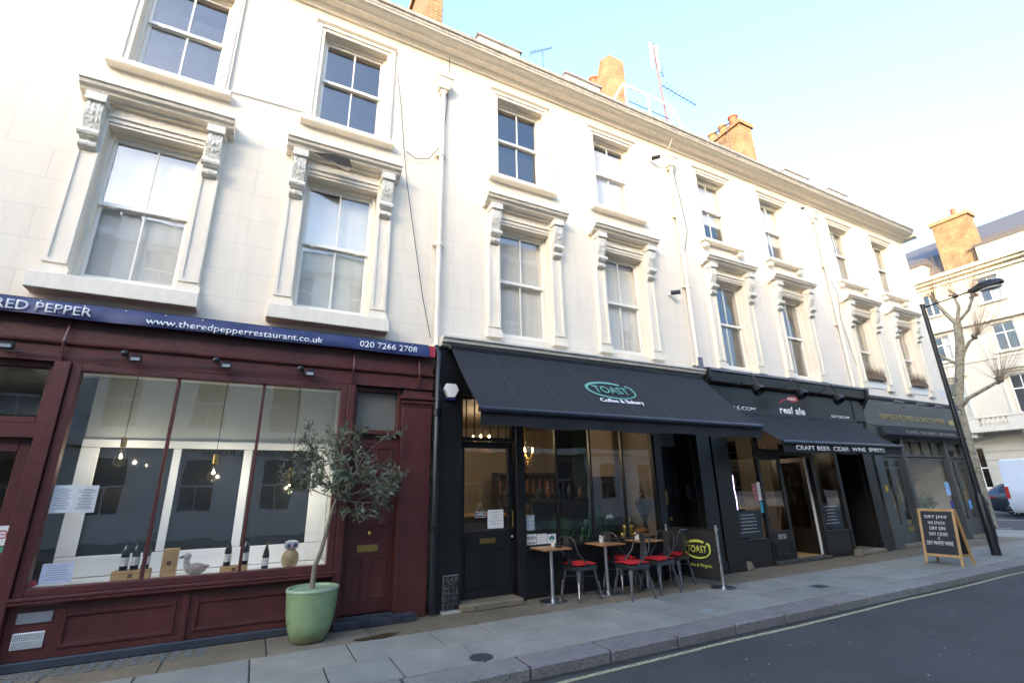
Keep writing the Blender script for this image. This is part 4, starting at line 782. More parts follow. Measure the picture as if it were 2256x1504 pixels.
wire('cable', 'thin wire running from the upper window down to the blue banner', [(F(px, py, -.03)[0], -.04, F(px, py, -.03)[1]) for px, py in [(876, 165), (884, 240), (889, 320), (896, 400), (912, 520), (930, 650), (948, 745)]], .006)
wire('cable', 'dark conduit running level across the wall between the upper windows', [(F(px, py, 0)[0], -.015, F(px, py, 0)[1]) for px, py in [(503, 203), (560, 218), (672, 250)]], .006, M('grey_conduit', (.22, .21, .20), .7))
wire('cable', 'pale cable looping from the gutter to the middle hopper head', [(F(px, py, -.3)[0], -.3+i*.05, F(px, py, -.3)[1]) for i, (px, py) in enumerate([(1487, 285), (1485, 300), (1478, 325), (1472, 342)])], .008, TRIM)
wire('cable', 'thin dark cable hanging down the wall beside the middle downpipe', [(F(px, py, 0)[0], -.02, F(px, py, 0)[1]) for px, py in [(1475, 350), (1495, 430), (1513, 510), (1508, 550), (1500, 570)]], .005)
wire('cable', 'dark cable hanging down the wall beside the corner house downpipe', [(F(px, py, 0)[0], -.02, F(px, py, 0)[1]) for px, py in [(1805, 580), (1830, 620), (1845, 650), (1850, 700), (1880, 790), (1905, 850)]], .005)
# ------------------------------------------------------------------ cafe furniture
REDC = M('red_cushion', (.55, .012, .014), .8, var=.12, vs=12, bump=.3, bs=60); TOPW = M('table_wood', (.36, .17, .07), .35, var=.2, vs=6, st=(1, 8, 1)); TEDGE = M('table_edge', (.40, .20, .08), .5, var=.15)
ALU = M('aluminium', (.60, .61, .62), .35, 1, var=.08)
def table(label, x, y, s_=.60):
    t = thing('cafe_table', label, 'table', (x, y, 0), group='cafe tables'); h = s_/2
    MB().box(x-h, x+h, y-h, y+h, .685, .71).build('table_top', TOPW, t, bevel=.006)
    MB().tube([(x, y, .03), (x, y, .685)], .027, 12).build('column', ALU, t, smooth=True)
    MB().lathe([(.20, .002), (.20, .012), (.17, .022), (.03, .04), (.001, .04)], (x, y, 0), 28).build('base', ALU, t, smooth=True); return t
TB = [table('square wooden cafe table beside the cafe door', 3.93, -.36, .45), table('square wooden cafe table in front of the stacked gold tins', 4.92, -.35, .45), table('square wooden cafe table beside the printed screen', 5.70, -.36, .44)]
def chair0():
    c = thing('cafe_chair', 'x', 'chair')   # faces +y, back at -y, local
    for sx in (-1, 1):
        for sy in (-1, 1):
            a = Vector((sx*.15, sy*.15, .44)); b = Vector((sx*.205, sy*.205, 0)); m = MB(); u = Vector((sx, sy, 0)).normalized(); v = Vector((-u.y, u.x, 0))
            q = lambda p, w_, d_: [p-v*w_-u*d_, p+v*w_-u*d_, p+v*w_+u*d_*.3, p-v*w_+u*d_*.3]
            m.hexa(q(b, .012, .012), q(a, .034, .03)); m.tube([b, b+Vector((0, 0, .03))], .014, 6); m.build('leg', GUNM, c, bevel=.004, local=True)
            MB().tube([b+(a-b)*.12+u*.014, b+(a-b)*.55+u*.016], .005, 5).build('leg_rib', CHROME, c, local=True)
    m = MB(); m.box(-.18, .18, -.18, .18, .435, .45); m.box(-.175, .175, -.182, -.178, .39, .435); m.box(-.175, .175, .178, .182, .39, .435); m.box(-.182, -.178, -.175, .175, .39, .435); m.box(.178, .182, -.175, .175, .39, .435); m.build('seat', GUNM, c, bevel=.002, local=True)
    MB().tube([(-.175, .05, .43), (-.19, -.17, .62), (-.18, -.22, .80), (-.12, -.235, .845), (.12, -.235, .845), (.18, -.22, .80), (.19, -.17, .62), (.175, .05, .43)], .011, 7).build('back_hoop', GUNM, c, smooth=True, local=True)
    m = MB(); V = []
    for i in range(6):
        f = i/5; z = .44+f*.405; y = -.17-.065*f-.015*sin(pi*f); w_ = .05+.012*f; V += [(-w_, y, z), (w_, y, z), (w_, y-.004, z), (-w_, y-.004, z)]
    m.add(V, [(4*i+k, 4*i+(k+1) % 4, 4*i+4+(k+1) % 4, 4*i+4+k) for i in range(5) for k in range(4)]); m.build('splat', GUNM, c, smooth=True, local=True)
    MB().tube([(-.165, -.165, .30), (.165, .165, .30)], .006, 5).tube([(.165, -.165, .31), (-.165, .165, .31)], .006, 5).build('cross_brace', GUNM, c, local=True); return c
CH0 = chair0(); first = True
cu = MB(); n = 9
for side in (1, -1):
    V = []
    for i in range(n):
        for k in range(n):
            u, v = -1+2*i/(n-1), -1+2*k/(n-1); e = (1-u**4)*(1-v**4); V.append((u*.185, v*.185, .468+side*(.004+.022*e**.5+.004*sin(i*3+k*2)*e)))
    cu.add(V, [(i*n+k, (i+1)*n+k, (i+1)*n+k+1, i*n+k+1) for i in range(n-1) for k in range(n-1)])
CU0 = cu.build('seat_cushion', REDC, smooth=True)
for k, (x, y, rz, lb) in enumerate([(4.38, -.42, -pi/2+.08, 'beside the lone table by the cafe door'), (5.08, -.76, pi/2-.05, 'at the middle table, standing out from the shop wall'), (5.26, -.28, -pi/2+.1, 'close to the shop wall under the bread display'), (5.66, -.68, pi/2+.06, 'at the table by the printed screen'), (6.26, -.42, .25, 'next to the printed screen, backed against the wall')]):
    c = CH0 if k == 0 else dup(CH0); c.location = (x, y, 0); c.rotation_euler = (0, 0, rz); tag(c, 'gunmetal steel cafe chair '+lb, 'chair', 'steel cafe chairs')
    q = CU0 if k == 0 else dup(CU0); q.location = (x, y, 0); q.rotation_euler = (0, 0, rz+.05); tag(q, 'red seat cushion on the chair '+lb, 'cushion', 'red chair cushions')
YELP = M('yellow_sachet', (.65, .42, .05), .6, var=.2); CER = M('white_ceramic', (.75, .75, .73), .3)
for t, (dx, dy) in zip(TB, ((.06, .03), (.0, .08), (-.05, .1))):
    x, y = t.location.x+dx, t.location.y+dy; p = thing('sachet_pot', 'white pot of yellow sachets on '+{0: 'the table by the cafe door', 1: 'the middle table', 2: 'the table by the printed screen'}[TB.index(t)], 'pot', (x, y, .71), group='sachet pots')
    MB().lathe([(.03, .711), (.038, .765), (.034, .765), (.028, .715)], (x, y, 0), 12).build('bowl', CER, p, smooth=True)
    for k in range(5): a = k*1.25; MB().box(x+.018*cos(a)-.012, x+.018*cos(a)+.012, y+.018*sin(a)-.002, y+.018*sin(a)+.002, .725, .795+.01*(k % 3)).build('sachet', YELP if k % 2 else PAPER, p)
at = MB().lathe([(.045, .711), (.05, .737), (.042, .737), (.036, .719)], (4.01, -.44, 0), 14).build('ashtray', DARKM, smooth=True); tag(at, 'small black ashtray on the table by the cafe door', 'ashtray')
# printed screen with chrome post
bs = thing('cafe_screen', 'black fabric screen printed with lime oval emblem, chrome post', 'screen', (6.63, -1.02, 0))
A0, A1 = Vector((6.47, -.09, 0)), Vector((6.63, -1.02, 0)); dr = (A1-A0).normalized(); nr = Vector((-abs(dr.y), -dr.x, 0)).normalized()
if nr.x > 0: nr = -nr
m = MB(); V = []; q = 12
for i in range(q+1):
    p = A0+(A1-A0)*(.03+.93*i/q)+nr*.010*sin(i*.9); V += [(p.x, p.y, .10), (p.x, p.y, .84)]
m.add(V, [(2*i, 2*i+2, 2*i+3, 2*i+1) for i in range(q)]); m.build('fabric', M('black_screen_fabric', (.010, .010, .010), .75, var=.1), bs, smooth=True)
MB().tube([A0+Vector((0, 0, .85)), A1+Vector((0, 0, .85))], .013, 7).build('crossbar', DARKM, bs); MB().tube([A0+Vector((0, 0, .11)), A1+Vector((0, 0, .11))], .010, 7).build('lower_bar', DARKM, bs)
MB().tube([(6.63, -1.02, .02), (6.63, -1.02, .92)], .024, 12).tube([(6.63, -1.02, .83), (6.63, -1.02, .87)], .034, 12).build('post', CHROME, bs, smooth=True); MB().lathe([(.19, .001), (.19, .018), (.16, .026), (.03, .04), (.001, .04)], (6.63, -1.02, 0), 26).build('post_base', CHROME, bs, smooth=True)
MB().tube([(6.47, -.09, .02), (6.47, -.09, .90)], .022, 10).lathe([(.06, .001), (.06, .02), (.02, .03)], (6.47, -.09, 0), 16).build('wall_post', CHROME, bs, smooth=True)
pc = A0+(A1-A0)*.60+Vector((0, 0, .54))+nr*.014; ring('emblem_ring', pc, dr, (0, 0, 1), .25, .145, .028, YPR, bs, nr); text('emblem_lettering', 'TOAST', pc+nr*.006, .36, .11, YPR, bs, right=dr, bold=.014)
text('lettering', 'Coffee & Organic', pc+nr*.006+Vector((0, 0, -.245))+dr*.01, .46, .062, YPR, bs, right=dr, bold=.012)
# ------------------------------------------------------------------ potted olive
PX, PY = .70, -.52
CEL = M('celadon_glaze', (.22, .33, .165), .28, var=.14, vs=4, coat=.3)
N_, L_ = nodes(CEL); b_ = N_['Principled BSDF']; src = b_.inputs['Base Color'].links[0].from_socket; ge = N_.new('ShaderNodeNewGeometry'); sx = N_.new('ShaderNodeSeparateXYZ'); L_.new(ge.outputs['Position'], sx.inputs[0])
nn = N_.new('ShaderNodeTexNoise'); nn.inputs['Scale'].default_value = 9; nn.inputs['Detail'].default_value = 6; L_.new(ge.outputs['Position'], nn.inputs['Vector']); ad = N_.new('ShaderNodeMath'); ad.operation = 'MULTIPLY_ADD'; ad.inputs[1].default_value = .28; L_.new(nn.outputs[0], ad.inputs[0]); ng = N_.new('ShaderNodeMath'); ng.operation = 'MULTIPLY'; ng.inputs[1].default_value = -1; L_.new(sx.outputs[2], ng.inputs[0]); L_.new(ng.outputs[0], ad.inputs[2])
rr = N_.new('ShaderNodeMapRange'); rr.inputs[1].default_value = -.02; rr.inputs[2].default_value = .14; rr.inputs[4].default_value = .75; L_.new(ad.outputs[0], rr.inputs[0]); mm = N_.new('ShaderNodeMix'); mm.data_type = 'RGBA'; L_.new(rr.outputs[0], mm.inputs[0]); L_.new(src, mm.inputs[6]); mm.inputs[7].default_value = (.12, .085, .05, 1); L_.new(mm.outputs[2], b_.inputs['Base Color'])   # earth splashed on the foot
pot = thing('plant_pot', 'large pale green glazed pot holding the olive tree', 'pot', (PX, PY, 0))
prof = [(.17, .0), (.195, .02), (.235, .12), (.262, .24), (.276, .36), (.283, .46), (.287, .505), (.292, .525), (.286, .540), (.268, .540), (.258, .52), (.25, .47), (.001, .465)]
MB().lathe([(r*.95, z*.97) for r, z in prof], (PX, PY, 0), 40).build('pot_body', CEL, pot, smooth=True)
MB().lathe([(r*.95, z*.97) for r, z in [(.289, .512), (.296, .528), (.289, .545), (.266, .545), (.262, .525)]], (PX, PY, 0), 40).build('rim', M('celadon_rim', (.27, .37, .24), .3), pot, smooth=True)
MB().lathe([(r*.94, z*.97) for r, z in [(.249, .472), (.20, .485), (.001, .492)]], (PX, PY, 0), 24).build('soil', M('soil', (.045, .025, .015), .95, var=.3, bump=.8), pot)
BARK = M('olive_bark', (.20, .165, .12), .85, var=.3, vs=18, bump=.5, bs=70); LEAF = M('olive_leaf', (.085, .115, .06), .42, var=.45, vs=18); LEAFB = M('olive_leaf_pale', (.16, .18, .13), .55, var=.3, vs=18)
ot = thing('olive_tree', 'young olive tree with grey-green leaves growing in the green pot', 'tree', (PX, PY, .48))
rg = random.Random(11); P0 = Vector((PX-.01, PY, .48)); fork = Vector((PX+.18, PY+.02, 1.47))
tr = MB(); tr.tube([P0, P0+Vector((.005, 0, .25)), P0+Vector((.06, .0, .42)), P0+Vector((.10, 0, .62)), P0+Vector((.14, .01, .85)), fork], [.03, .026, .023, .022, .021, .022], 9); tr.build('trunk', BARK, ot, smooth=True)
br = MB(); lf = MB(); lp = MB(); cc = fork+Vector((.16, .02, .38))
def leafset(p, d):
    d = d.normalized()
    if rg.random() < .55: return
    for s_ in range(2):
        a = rg.uniform(0, 6.28); o_ = d.orthogonal(); o_.rotate(Matrix.Rotation(a+s_*pi, 3, d)); v = (d*.75+o_*rg.uniform(.5, 1)).normalized(); L = rg.uniform(.055, .09); w_ = L*.125
        sd_ = v.cross(o_+Vector((.01, .02, .3))).normalized()*w_; nn = v.cross(sd_).normalized()*.004
        (lp if rg.random() < .3 else lf).add([p, p+v*L*.45+sd_+nn, p+v*L, p+v*L*.45-sd_+nn], [(0, 1, 2), (0, 2, 3)])
def twig(p, d, L, r, depth):
    n = 5; pts = [p]; dd = d.normalized()
    for i in range(n):
        dd = (dd+Vector((rg.uniform(-.22, .22), rg.uniform(-.22, .22), rg.uniform(-.14, .20)))).normalized(); p = p+dd*L/n; pts.append(p)
    br.tube(pts, [r*(1-.7*i/n) for i in range(n+1)], 4)
    if depth == 0:
        for i in range(1, n+1):
            for q in range(2): leafset(pts[i]-(pts[i]-pts[i-1])*rg.random(), pts[i]-pts[i-1])
        return
    for i in range(2, n+1):
        for q in range(2 if depth == 2 else 2):
            o_ = Vector((rg.uniform(-1, 1), rg.uniform(-.9, .9), rg.uniform(-.55, .75))); t = (pts[i]-pts[i-1]).normalized()
            tw = (t*.6+o_*.8); q_ = pts[i]+tw.normalized()*L*.5
            if rg.random() < .22: continue
            if (q_-cc).length > .82: tw = cc-pts[i]+o_*.5
            twig(pts[i], tw, L*(.62 if depth == 2 else .55)*rg.uniform(.7, 1.15), r*.5, depth-1)
for d, L in (((-.42, -.1, .72), .66), ((.05, .1, 1), .62), ((.65, -.05, .55), .72), ((.9, .12, .18), .66), ((-.75, .02, .30), .52), ((.3, -.5, .5), .5), ((-.2, -.35, .12), .34), ((.7, -.2, .0), .55)): twig(fork-Vector((0, 0, .02)), Vector(d), L, .012, 2)
br.build('branches', BARK, ot); lf.build('leaves', LEAF, ot, kind='stuff'); lp.build('pale_leaves', LEAFB, ot, kind='stuff')
# ------------------------------------------------------------------ chalk board
CB = M('chalkboard', (.014, .018, .022), .6, var=.25, vs=6); CHK = M('chalk', (.75, .75, .75), .9, var=.1)
ab = thing('sandwich_board', 'wooden sandwich board with white chalk list about a dry month', 'sign', (12.02, -1.76, 0))
zt = 1.0; ya, yb_ = -2.06, -1.46
def leaf_frame(xb, xt, nm):
    dirv = Vector((xt-xb, 0, zt)).normalized(); nv = Vector((-dirv.z, 0, dirv.x)); W = MB()
    P = lambda y, s_, d_: Vector((xb, y, 0))+dirv*s_+nv*d_
    def bar(y0, y1, s0, s1): W.hexa([P(y0, s0, 0), P(y1, s0, 0), P(y1, s1, 0), P(y0, s1, 0)], [P(y0, s0, .025), P(y1, s0, .025), P(y1, s1, .025), P(y0, s1, .025)])
    Ln = Vector((xt-xb, 0, zt)).length
    bar(ya, ya+.045, 0, Ln); bar(yb_-.045, yb_, 0, Ln); bar(ya+.045, yb_-.045, Ln-.05, Ln); bar(ya+.045, yb_-.045, .14, .19); W.build('frame', WOODL, ab, bevel=.004)
    b_ = MB(); b_.hexa([P(ya+.045, .19, .006), P(yb_-.045, .19, .006), P(yb_-.045, Ln-.05, .006), P(ya+.045, Ln-.05, .006)], [P(ya+.045, .19, .018), P(yb_-.045, .19, .018), P(yb_-.045, Ln-.05, .018), P(ya+.045, Ln-.05, .018)]); b_.build('board', CB, ab); return P, dirv, nv, Ln
P, dv, nv, Ln = leaf_frame(11.80, 12.0, 'f'); leaf_frame(12.26, 12.06, 'b')
ym = (ya+yb_)/2
for s_, t_, w_, h_ in ((.86, 'DRY JAN?', .36, .075), (.755, 'WE STOCK', .28, .055), (.655, 'DRY GIN', .25, .06), (.55, 'DRY CIDER', .30, .06), (.475, '&', .03, .04), (.385, 'DRY WHITE WINE', .42, .075)):
    text('chalk_lettering', t_, P(ym+.01, s_, .0215) if nv.x < 0 else P(ym, s_, .0), w_, h_, CHK, ab, right=(0, -1, 0), up=dv, bold=.004, ext=.001)
# ------------------------------------------------------------------ street lamp
lp_ = thing('street_lamp', 'tall black street lamp with flat head over the kerb by the chalk board', 'street lamp', (14.16, -1.72, 0)); LX, LY = 14.16, -1.72
MB().tube([(LX, LY, 0), (LX, LY, 1.15), (LX, LY, 1.25)], [.085, .085, .055], 14).box(LX-.04, LX+.04, LY-.09, LY-.083, .3, .75).build('base', DARKM, lp_, smooth=True)
MB().tube([(LX, LY, 1.2), (LX, LY, 5.7)], [.055, .045], 12).tube([(LX, LY, 5.66), (LX, LY, 5.72)], .055, 12).build('column', DARKM, lp_, smooth=True)
MB().tube([(LX, LY, 5.62), (LX, LY-.95, 5.70)], .02, 8).build('arm', DARKM, lp_)
m = MB(); V = []
for f, w_, zt_, zb in ((0, .045, 5.74, 5.66), (.15, .06, 5.76, 5.64), (.35, .125, 5.81, 5.65), (.7, .14, 5.83, 5.66), (.95, .10, 5.79, 5.68), (1, .06, 5.75, 5.70)):
    y = LY-.90-f*.62; V += [(LX-w_, y, zb+.02), (LX-w_*.75, y, zt_-.01), (LX, y, zt_+.01), (LX+w_*.75, y, zt_-.01), (LX+w_, y, zb+.02), (LX, y, zb)]
m.add(V, [(6*i+k, 6*i+(k+1) % 6, 6*i+6+(k+1) % 6, 6*i+6+k) for i in range(5) for k in range(6)]+[tuple(range(6)), tuple(range(30, 36))[::-1]]); m.build('lamp_head', DARKM, lp_, smooth=True)
MB().ball((LX, LY-1.28, 5.645), .11, 10, (1, 1.9, .45)).build('lens', M('lamp_lens', (.40, .42, .40), .15, var=.05), lp_, smooth=True)
# ------------------------------------------------------------------ bare pollarded plane trees
PB = M('plane_bark', (.27, .245, .185), .85, var=.35, vs=7, bump=.5, bs=35, speck=((.16, .13, .09), 9, .56)); KNB = M('knuckle_bark', (.16, .12, .085), .9, var=.3, bump=.8, bs=40); SHO = M('bare_shoots', (.26, .19, .13), .8, var=.2)
def plane_tree(label, base, trunk, limbs, seed):
    t = thing('plane_tree', label, 'tree', base, group='pollarded plane trees'); rg = random.Random(seed); bx = Vector(base)
    tp = [bx+Vector(p[:3]) for p in trunk]; MB().tube(tp, [p[3]*.8 for p in trunk], 12).build('trunk', PB, t, smooth=True)
    for L in limbs:
        lm = MB(); kn = MB(); sh = MB()
        pts = [bx+Vector(p) for p in L[0]]; r = L[1]*.75; lm.tube(pts, [r*(1-.35*i/(len(pts)-1)) for i in range(len(pts))], 9); e = pts[-1]; d = (pts[-1]-pts[-2]).normalized()
        for q in range(5): kn.ball(e+Vector((rg.uniform(-.1, .1), rg.uniform(-.1, .1), rg.uniform(-.06, .1))), rg.uniform(.05, .09), 6)
        for q in range(L[2]):
            dd = (d*.6+Vector((rg.uniform(-1, 1), rg.uniform(-1, 1), rg.uniform(-.3, 1.9)))).normalized(); p = e+dd*.08; pp = [p]; ln = rg.uniform(.7, 2.0)
            for s_ in range(4): dd = (dd+Vector((rg.uniform(-.12, .12), rg.uniform(-.12, .12), .14))).normalized(); p = p+dd*ln/4; pp.append(p)
            sh.tube(pp, [.006, .0055, .005, .004, .002], 3, cap=False)
        b_ = lm.build('limb', PB, t, smooth=True); kn.build('knuckle', KNB, b_, smooth=True); sh.build('shoots', SHO, b_, kind='stuff')
TY, TX = 1.25, 23.2
plane_tree('mottled pollarded plane tree beside the street lamp, bare', (TX, 1.45, -.1), [(0, 0, 0, .25), (0, -.02, 1.2, .21), (0, -.06, 2.8, .185), (0, -.12, 4.4, .175), (0, -.45, 5.6, .17), (0, -.72, 6.7, .17), (0, -.80, 7.4, .15)],
  [([(0, -.12, 4.2), (-.1, -.5, 4.55), (-.1, -1.05, 4.8), (-.15, -1.5, 5.0)], .10, 70), ([(0, -.5, 5.75), (0, -.75, 6.3), (-.05, -1.0, 6.6), (-.05, -1.25, 6.75)], .09, 70), ([(0, -.8, 7.35), (0, -.55, 7.9), (0, -.35, 8.5)], .11, 60), ([(0, -.8, 7.4), (0, -1.0, 8.0), (0, -.95, 8.5)], .09, 45), ([(0, -.8, 7.4), (0, -1.25, 7.8), (-.05, -1.5, 8.25)], .08, 50), ([(0, -.12, 4.3), (.1, .05, 4.5), (.1, .15, 4.55)], .10, 55), ([(0, -.5, 5.8), (.1, .0, 6.3), (.1, .35, 6.7)], .08, 40)], 5)
plane_tree('second bare plane tree further along the side street', (21.9, 9.6, -.02), [(0, 0, 0, .22), (0, 0, 3, .18), (0, .05, 6, .16), (0, .0, 9.5, .13)], [([(0, 0, 9.3), (0, -.5, 10.2), (0, -.8, 11)], .09, 60), ([(0, 0, 9.3), (.1, .4, 10.3), (0, .6, 11.2)], .09, 60), ([(0, 0, 7.5), (0, -.7, 8.2), (0, -1.1, 8.8)], .08, 55), ([(0, 0, 9.4), (0, 0, 10.6), (0, -.1, 11.6)], .09, 60), ([(0, 0, 6.5), (.1, -.8, 7.0), (0, -1.2, 7.3)], .08, 45)], 9)
bo = thing('bollard', 'short black bollard at the foot of the plane tree', 'bollard', (21.6, .86, 0)); MB().lathe([(.10, 0), (.10, .1), (.075, .14), (.065, .75), (.085, .78), (.085, .84), (.06, .88), (.06, .93), (.001, 1.0)], (21.6, .86, 0), 14).build('shaft', DARKM, bo, smooth=True); MB().lathe([(.088, .78), (.09, .81), (.088, .84)], (21.6, .86, 0), 14).build('collar', DARKM, bo)
# ------------------------------------------------------------------ vehicles on the side street
TYRE = M('tyre', (.02, .02, .021), .8); RIM = M('alloy_rim', (.50, .51, .52), .3, .9); TAIL = M('tail_light', (.45, .03, .02), .2); CARG = M('car_window', (.02, .025, .03), .05, var=.05)
def wheel(par, x, y, r, side, spokes=10):
    w_ = MB().lathe([(r*.70, -.10), (r*.96, -.095), (r, -.05), (r, .05), (r*.96, .095), (r*.70, .10)], (0, 0, 0), 24); w_.v = [(x+v[2], y+v[0], r-.11+v[1]) for v in w_.v]; t = w_.build('wheel', TYRE, par, smooth=True)
    m = MB()
    for k in range(spokes):
        a = 2*pi*k/spokes; c, s_ = cos(a), sin(a); q = lambda rr, ww: (y+c*rr-s_*ww, r-.11+s_*rr+c*ww); xx = x+side*.085
        p = [q(.05, -.018), q(r*.68, -.03), q(r*.68, .03), q(.05, .018)]; m.add([(xx, *u) for u in p]+[(xx+side*.02, *u) for u in p], [(0, 1, 2, 3), (4, 5, 6, 7), (0, 1, 5, 4), (1, 2, 6, 5), (2, 3, 7, 6), (3, 0, 4, 7)])
    m.tube([(x+side*.08, y, r-.11), (x+side*.11, y, r-.11)], .07, 12); m.build('rim', RIM, t)
    MB().tube([(x+side*.02, y, r-.11), (x+side*.03, y, r-.11)], r*.69, 20).build('wheel_disc', DARKM, t)
def bodyloft(secs, name, mat, par):   # secs: (y, halfwidth, zlow, zbelt, zroof, roof_halfwidth)
    m = MB(); V = []; n = 10
    for y, hw, z0, zb, zr, rw, cx in secs: V += [(cx-hw*.9, y, z0), (cx-hw, y, z0+.15), (cx-hw, y, zb-.1), (cx-hw*.97, y, zb), (cx-rw, y, zr-.05), (cx-rw*.85, y, zr), (cx+rw*.85, y, zr), (cx+rw, y, zr-.05), (cx+hw*.97, y, zb), (cx+hw, y, zb-.1), (cx+hw, y, z0+.15), (cx+hw*.9, y, z0)]
    n = 12; k = len(secs); m.add(V, [(i*n+j, i*n+(j+1) % n, (i+1)*n+(j+1) % n, (i+1)*n+j) for i in range(k-1) for j in range(n)]+[tuple(range(n)), tuple(range((k-1)*n, k*n))[::-1]]); return m.build(name, mat, par, smooth=True)
ry = FX(2172, 1090, 31.6)[0]; CX = 32.5
car = thing('parked_car', 'slate blue estate car parked before the villa, partly behind the white van', 'car', (CX, ry-2.2, -.11)); CB_ = M('slate_blue_car', (.04, .05, .075), .25, .5, coat=.7, var=.05)
bodyloft([(ry, .80, .28, .85, .95, .6, CX), (ry-.10, .90, .12, .92, 1.12, .66, CX), (ry-.55, .93, .09, .96, 1.36, .68, CX), (ry-1.3, .94, .08, .95, 1.45, .70, CX), (ry-2.4, .94, .08, .93, 1.44, .70, CX), (ry-3.1, .94, .08, .92, 1.08, .72, CX), (ry-3.4, .93, .08, .90, .96, .8, CX), (ry-4.3, .90, .1, .78, .82, .78, CX), (ry-4.55, .8, .2, .62, .66, .7, CX)], 'body', CB_, car)
for sx in (-1, 1):
    for wy in (ry-.93, ry-3.65): wheel(car, CX+sx*.86, wy, .36, sx)
m = MB(); X_ = CX-.875; m.poly([(X_, ry-.45, .99), (X_, ry-1.25, .99), (X_+.17, ry-1.25, 1.36), (X_+.19, ry-.62, 1.30)]); m.poly([(X_, ry-1.32, .99), (X_, ry-2.1, .99), (X_+.17, ry-2.1, 1.38), (X_+.16, ry-1.32, 1.37)]); m.poly([(X_, ry-2.18, .98), (X_, ry-3.0, .97), (X_+.17, ry-2.6, 1.37), (X_+.16, ry-2.18, 1.38)])
m.v = [(v[0]-.035, v[1], v[2]) for v in m.v]; m.build('side_window', CARG, car)
for sx in (-1, 1): MB().box(CX+sx*.86-.06, CX+sx*.86+.06, ry-.32, ry+.0, .72, .80).build('tail_light', TAIL, car, bevel=.01)
for sx in (-1, 1): MB().box(CX+sx*.7-.12, CX+sx*.7+.12, ry-4.52, ry-4.35, .52, .62).build('headlight', CHROME, car, bevel=.01)
for z in range(1): B('side_trim', DARKM, car, (CX-.955, CX-.935, ry-3.1, ry-1.45, .15, .28))
VXc = 30.6; vy = FX(2216, 1080, 29.7)[0]; VAN = M('white_van_paint', (.62, .64, .68), .35, coat=.4, var=.04)
van = thing('delivery_van', 'white delivery van with tall body in front of the slate blue car', 'van', (VXc, vy-2.5, -.11))
bodyloft([(vy, .93, .22, 1.2, 2.35, .82, VXc), (vy-.08, .96, .16, 1.25, 2.42, .86, VXc), (vy-3.4, .97, .14, 1.25, 2.44, .86, VXc), (vy-4.1, .97, .14, 1.2, 2.25, .84, VXc), (vy-4.7, .95, .14, 1.12, 1.25, .86, VXc), (vy-5.3, .9, .18, .95, 1.02, .8, VXc)], 'body', VAN, van)
for sx in (-1, 1):
    for wy in (vy-1.1, vy-4.4): wheel(van, VXc+sx*.88, wy, .34, sx, 6)
    MB().box(VXc+sx*.93-.05, VXc+sx*.93+.05, vy-.12, vy+.012, .75, 1.25).build('tail_light', TAIL, van, bevel=.01); MB().box(VXc+sx*.7-.12, VXc+sx*.7+.12, vy-5.32, vy-5.2, .7, .86).build('headlight', CHROME, van)
B('rear_bumper', DARKM, van, (VXc-.9, VXc+.9, vy-.02, vy+.08, .22, .40)); B('side_strip', M('van_strip', (.10, .10, .11), .6), van, (VXc-.985, VXc-.965, vy-3.3, vy-1.6, .42, .52))
m = MB(); m.poly([(VXc-.985, vy-3.5, 1.32), (VXc-.985, vy-4.35, 1.28), (VXc-.9, vy-4.1, 1.95), (VXc-.9, vy-3.5, 2.0)]); m.build('side_window', CARG, van)
# ------------------------------------------------------------------ roof-top things
ra = thing('roof_railing', 'white tubular guard rail on the roof beside the tall aerial', 'railing', (8.4, .8, 11.1))
RW_ = M('white_rail', (.75, .75, .74), .4); z0 = 11.0
MB().tube([(7.0, .8, z0), (7.5, .8, 11.93), (9.25, .8, 11.93), (9.8, .8, z0)], .028, 8).build('top_rail', RW_, ra, smooth=True); MB().tube([(7.6, .8, 11.42), (9.25, .8, 11.42)], .012, 6).build('mid_rail', DARKM, ra)
for xx in (7.58, 8.4, 9.2): MB().tube([(xx, .8, 10.3), (xx, .8, 11.92)], .028, 8).build('post', RW_, ra)
def yagi(par, c, d, L, n, el, name='aerial_boom'):
    d = Vector(d).normalized(); c = Vector(c); e = d.orthogonal().normalized() if abs(d.z) > .9 else d.cross(Vector((0, 0, 1))).normalized(); m = MB(); m.tube([c, c+d*L], .013, 4)
    for k in range(n): p = c+d*L*(k+.5)/n; m.tube([p-e*el*(1-.4*k/n), p+e*el*(1-.4*k/n)], .009, 4)
    return m.build(name, M('aerial_metal', (.08, .085, .11), .5, .3), par)
a1 = thing('aerial_mast', 'tall rooftop mast with several television aerials', 'aerial', (9.15, .9, 11.1)); MB().tube([(9.2, .9, 10.4), (9.05, .9, 13.0), (9.0, .9, 14.2)], .03, 6).build('mast', M('rusty_mast', (.20, .10, .10), .6, .4), a1)
yagi(a1, (9.12, .9, 12.72), (1, .05, -.03), 1.5, 9, .16); yagi(a1, (9.0, .9, 13.7), (.9, .5, .05), .9, 7, .14); yagi(a1, (9.0, .88, 13.3), (0, 0, 1), .95, 6, .10)
m = MB()
for zz in (13.3, 13.55, 13.8, 14.05): m.box(8.86, 8.98, .93, .935, zz, zz+.2); m.box(9.05, 9.2, .93, .935, zz, zz+.2)
m.build('aerial_grid', WHITEP, a1)
for k, (px, py, L) in enumerate([(1195, 110, 1), (1580, 290, .7), (1600, 275, .7)]):
    X, Z = F(px, py, 1.6 if k else 2.5); yy = 1.6 if k else 2.5
    a = thing('aerial_mast', ('small television aerial on the roof between the white dormers', 'thin aerial among the chimney pots', 'short aerial beside the corner chimney')[k], 'aerial', (X, yy, 11)); MB().tube([(X, yy, 11), (X, yy, Z-.05)], .012, 5).build('mast', DARKM, a); yagi(a, (X-.45*L, yy, Z-.35*L), (.8, .0, .6), L, 8, .12)
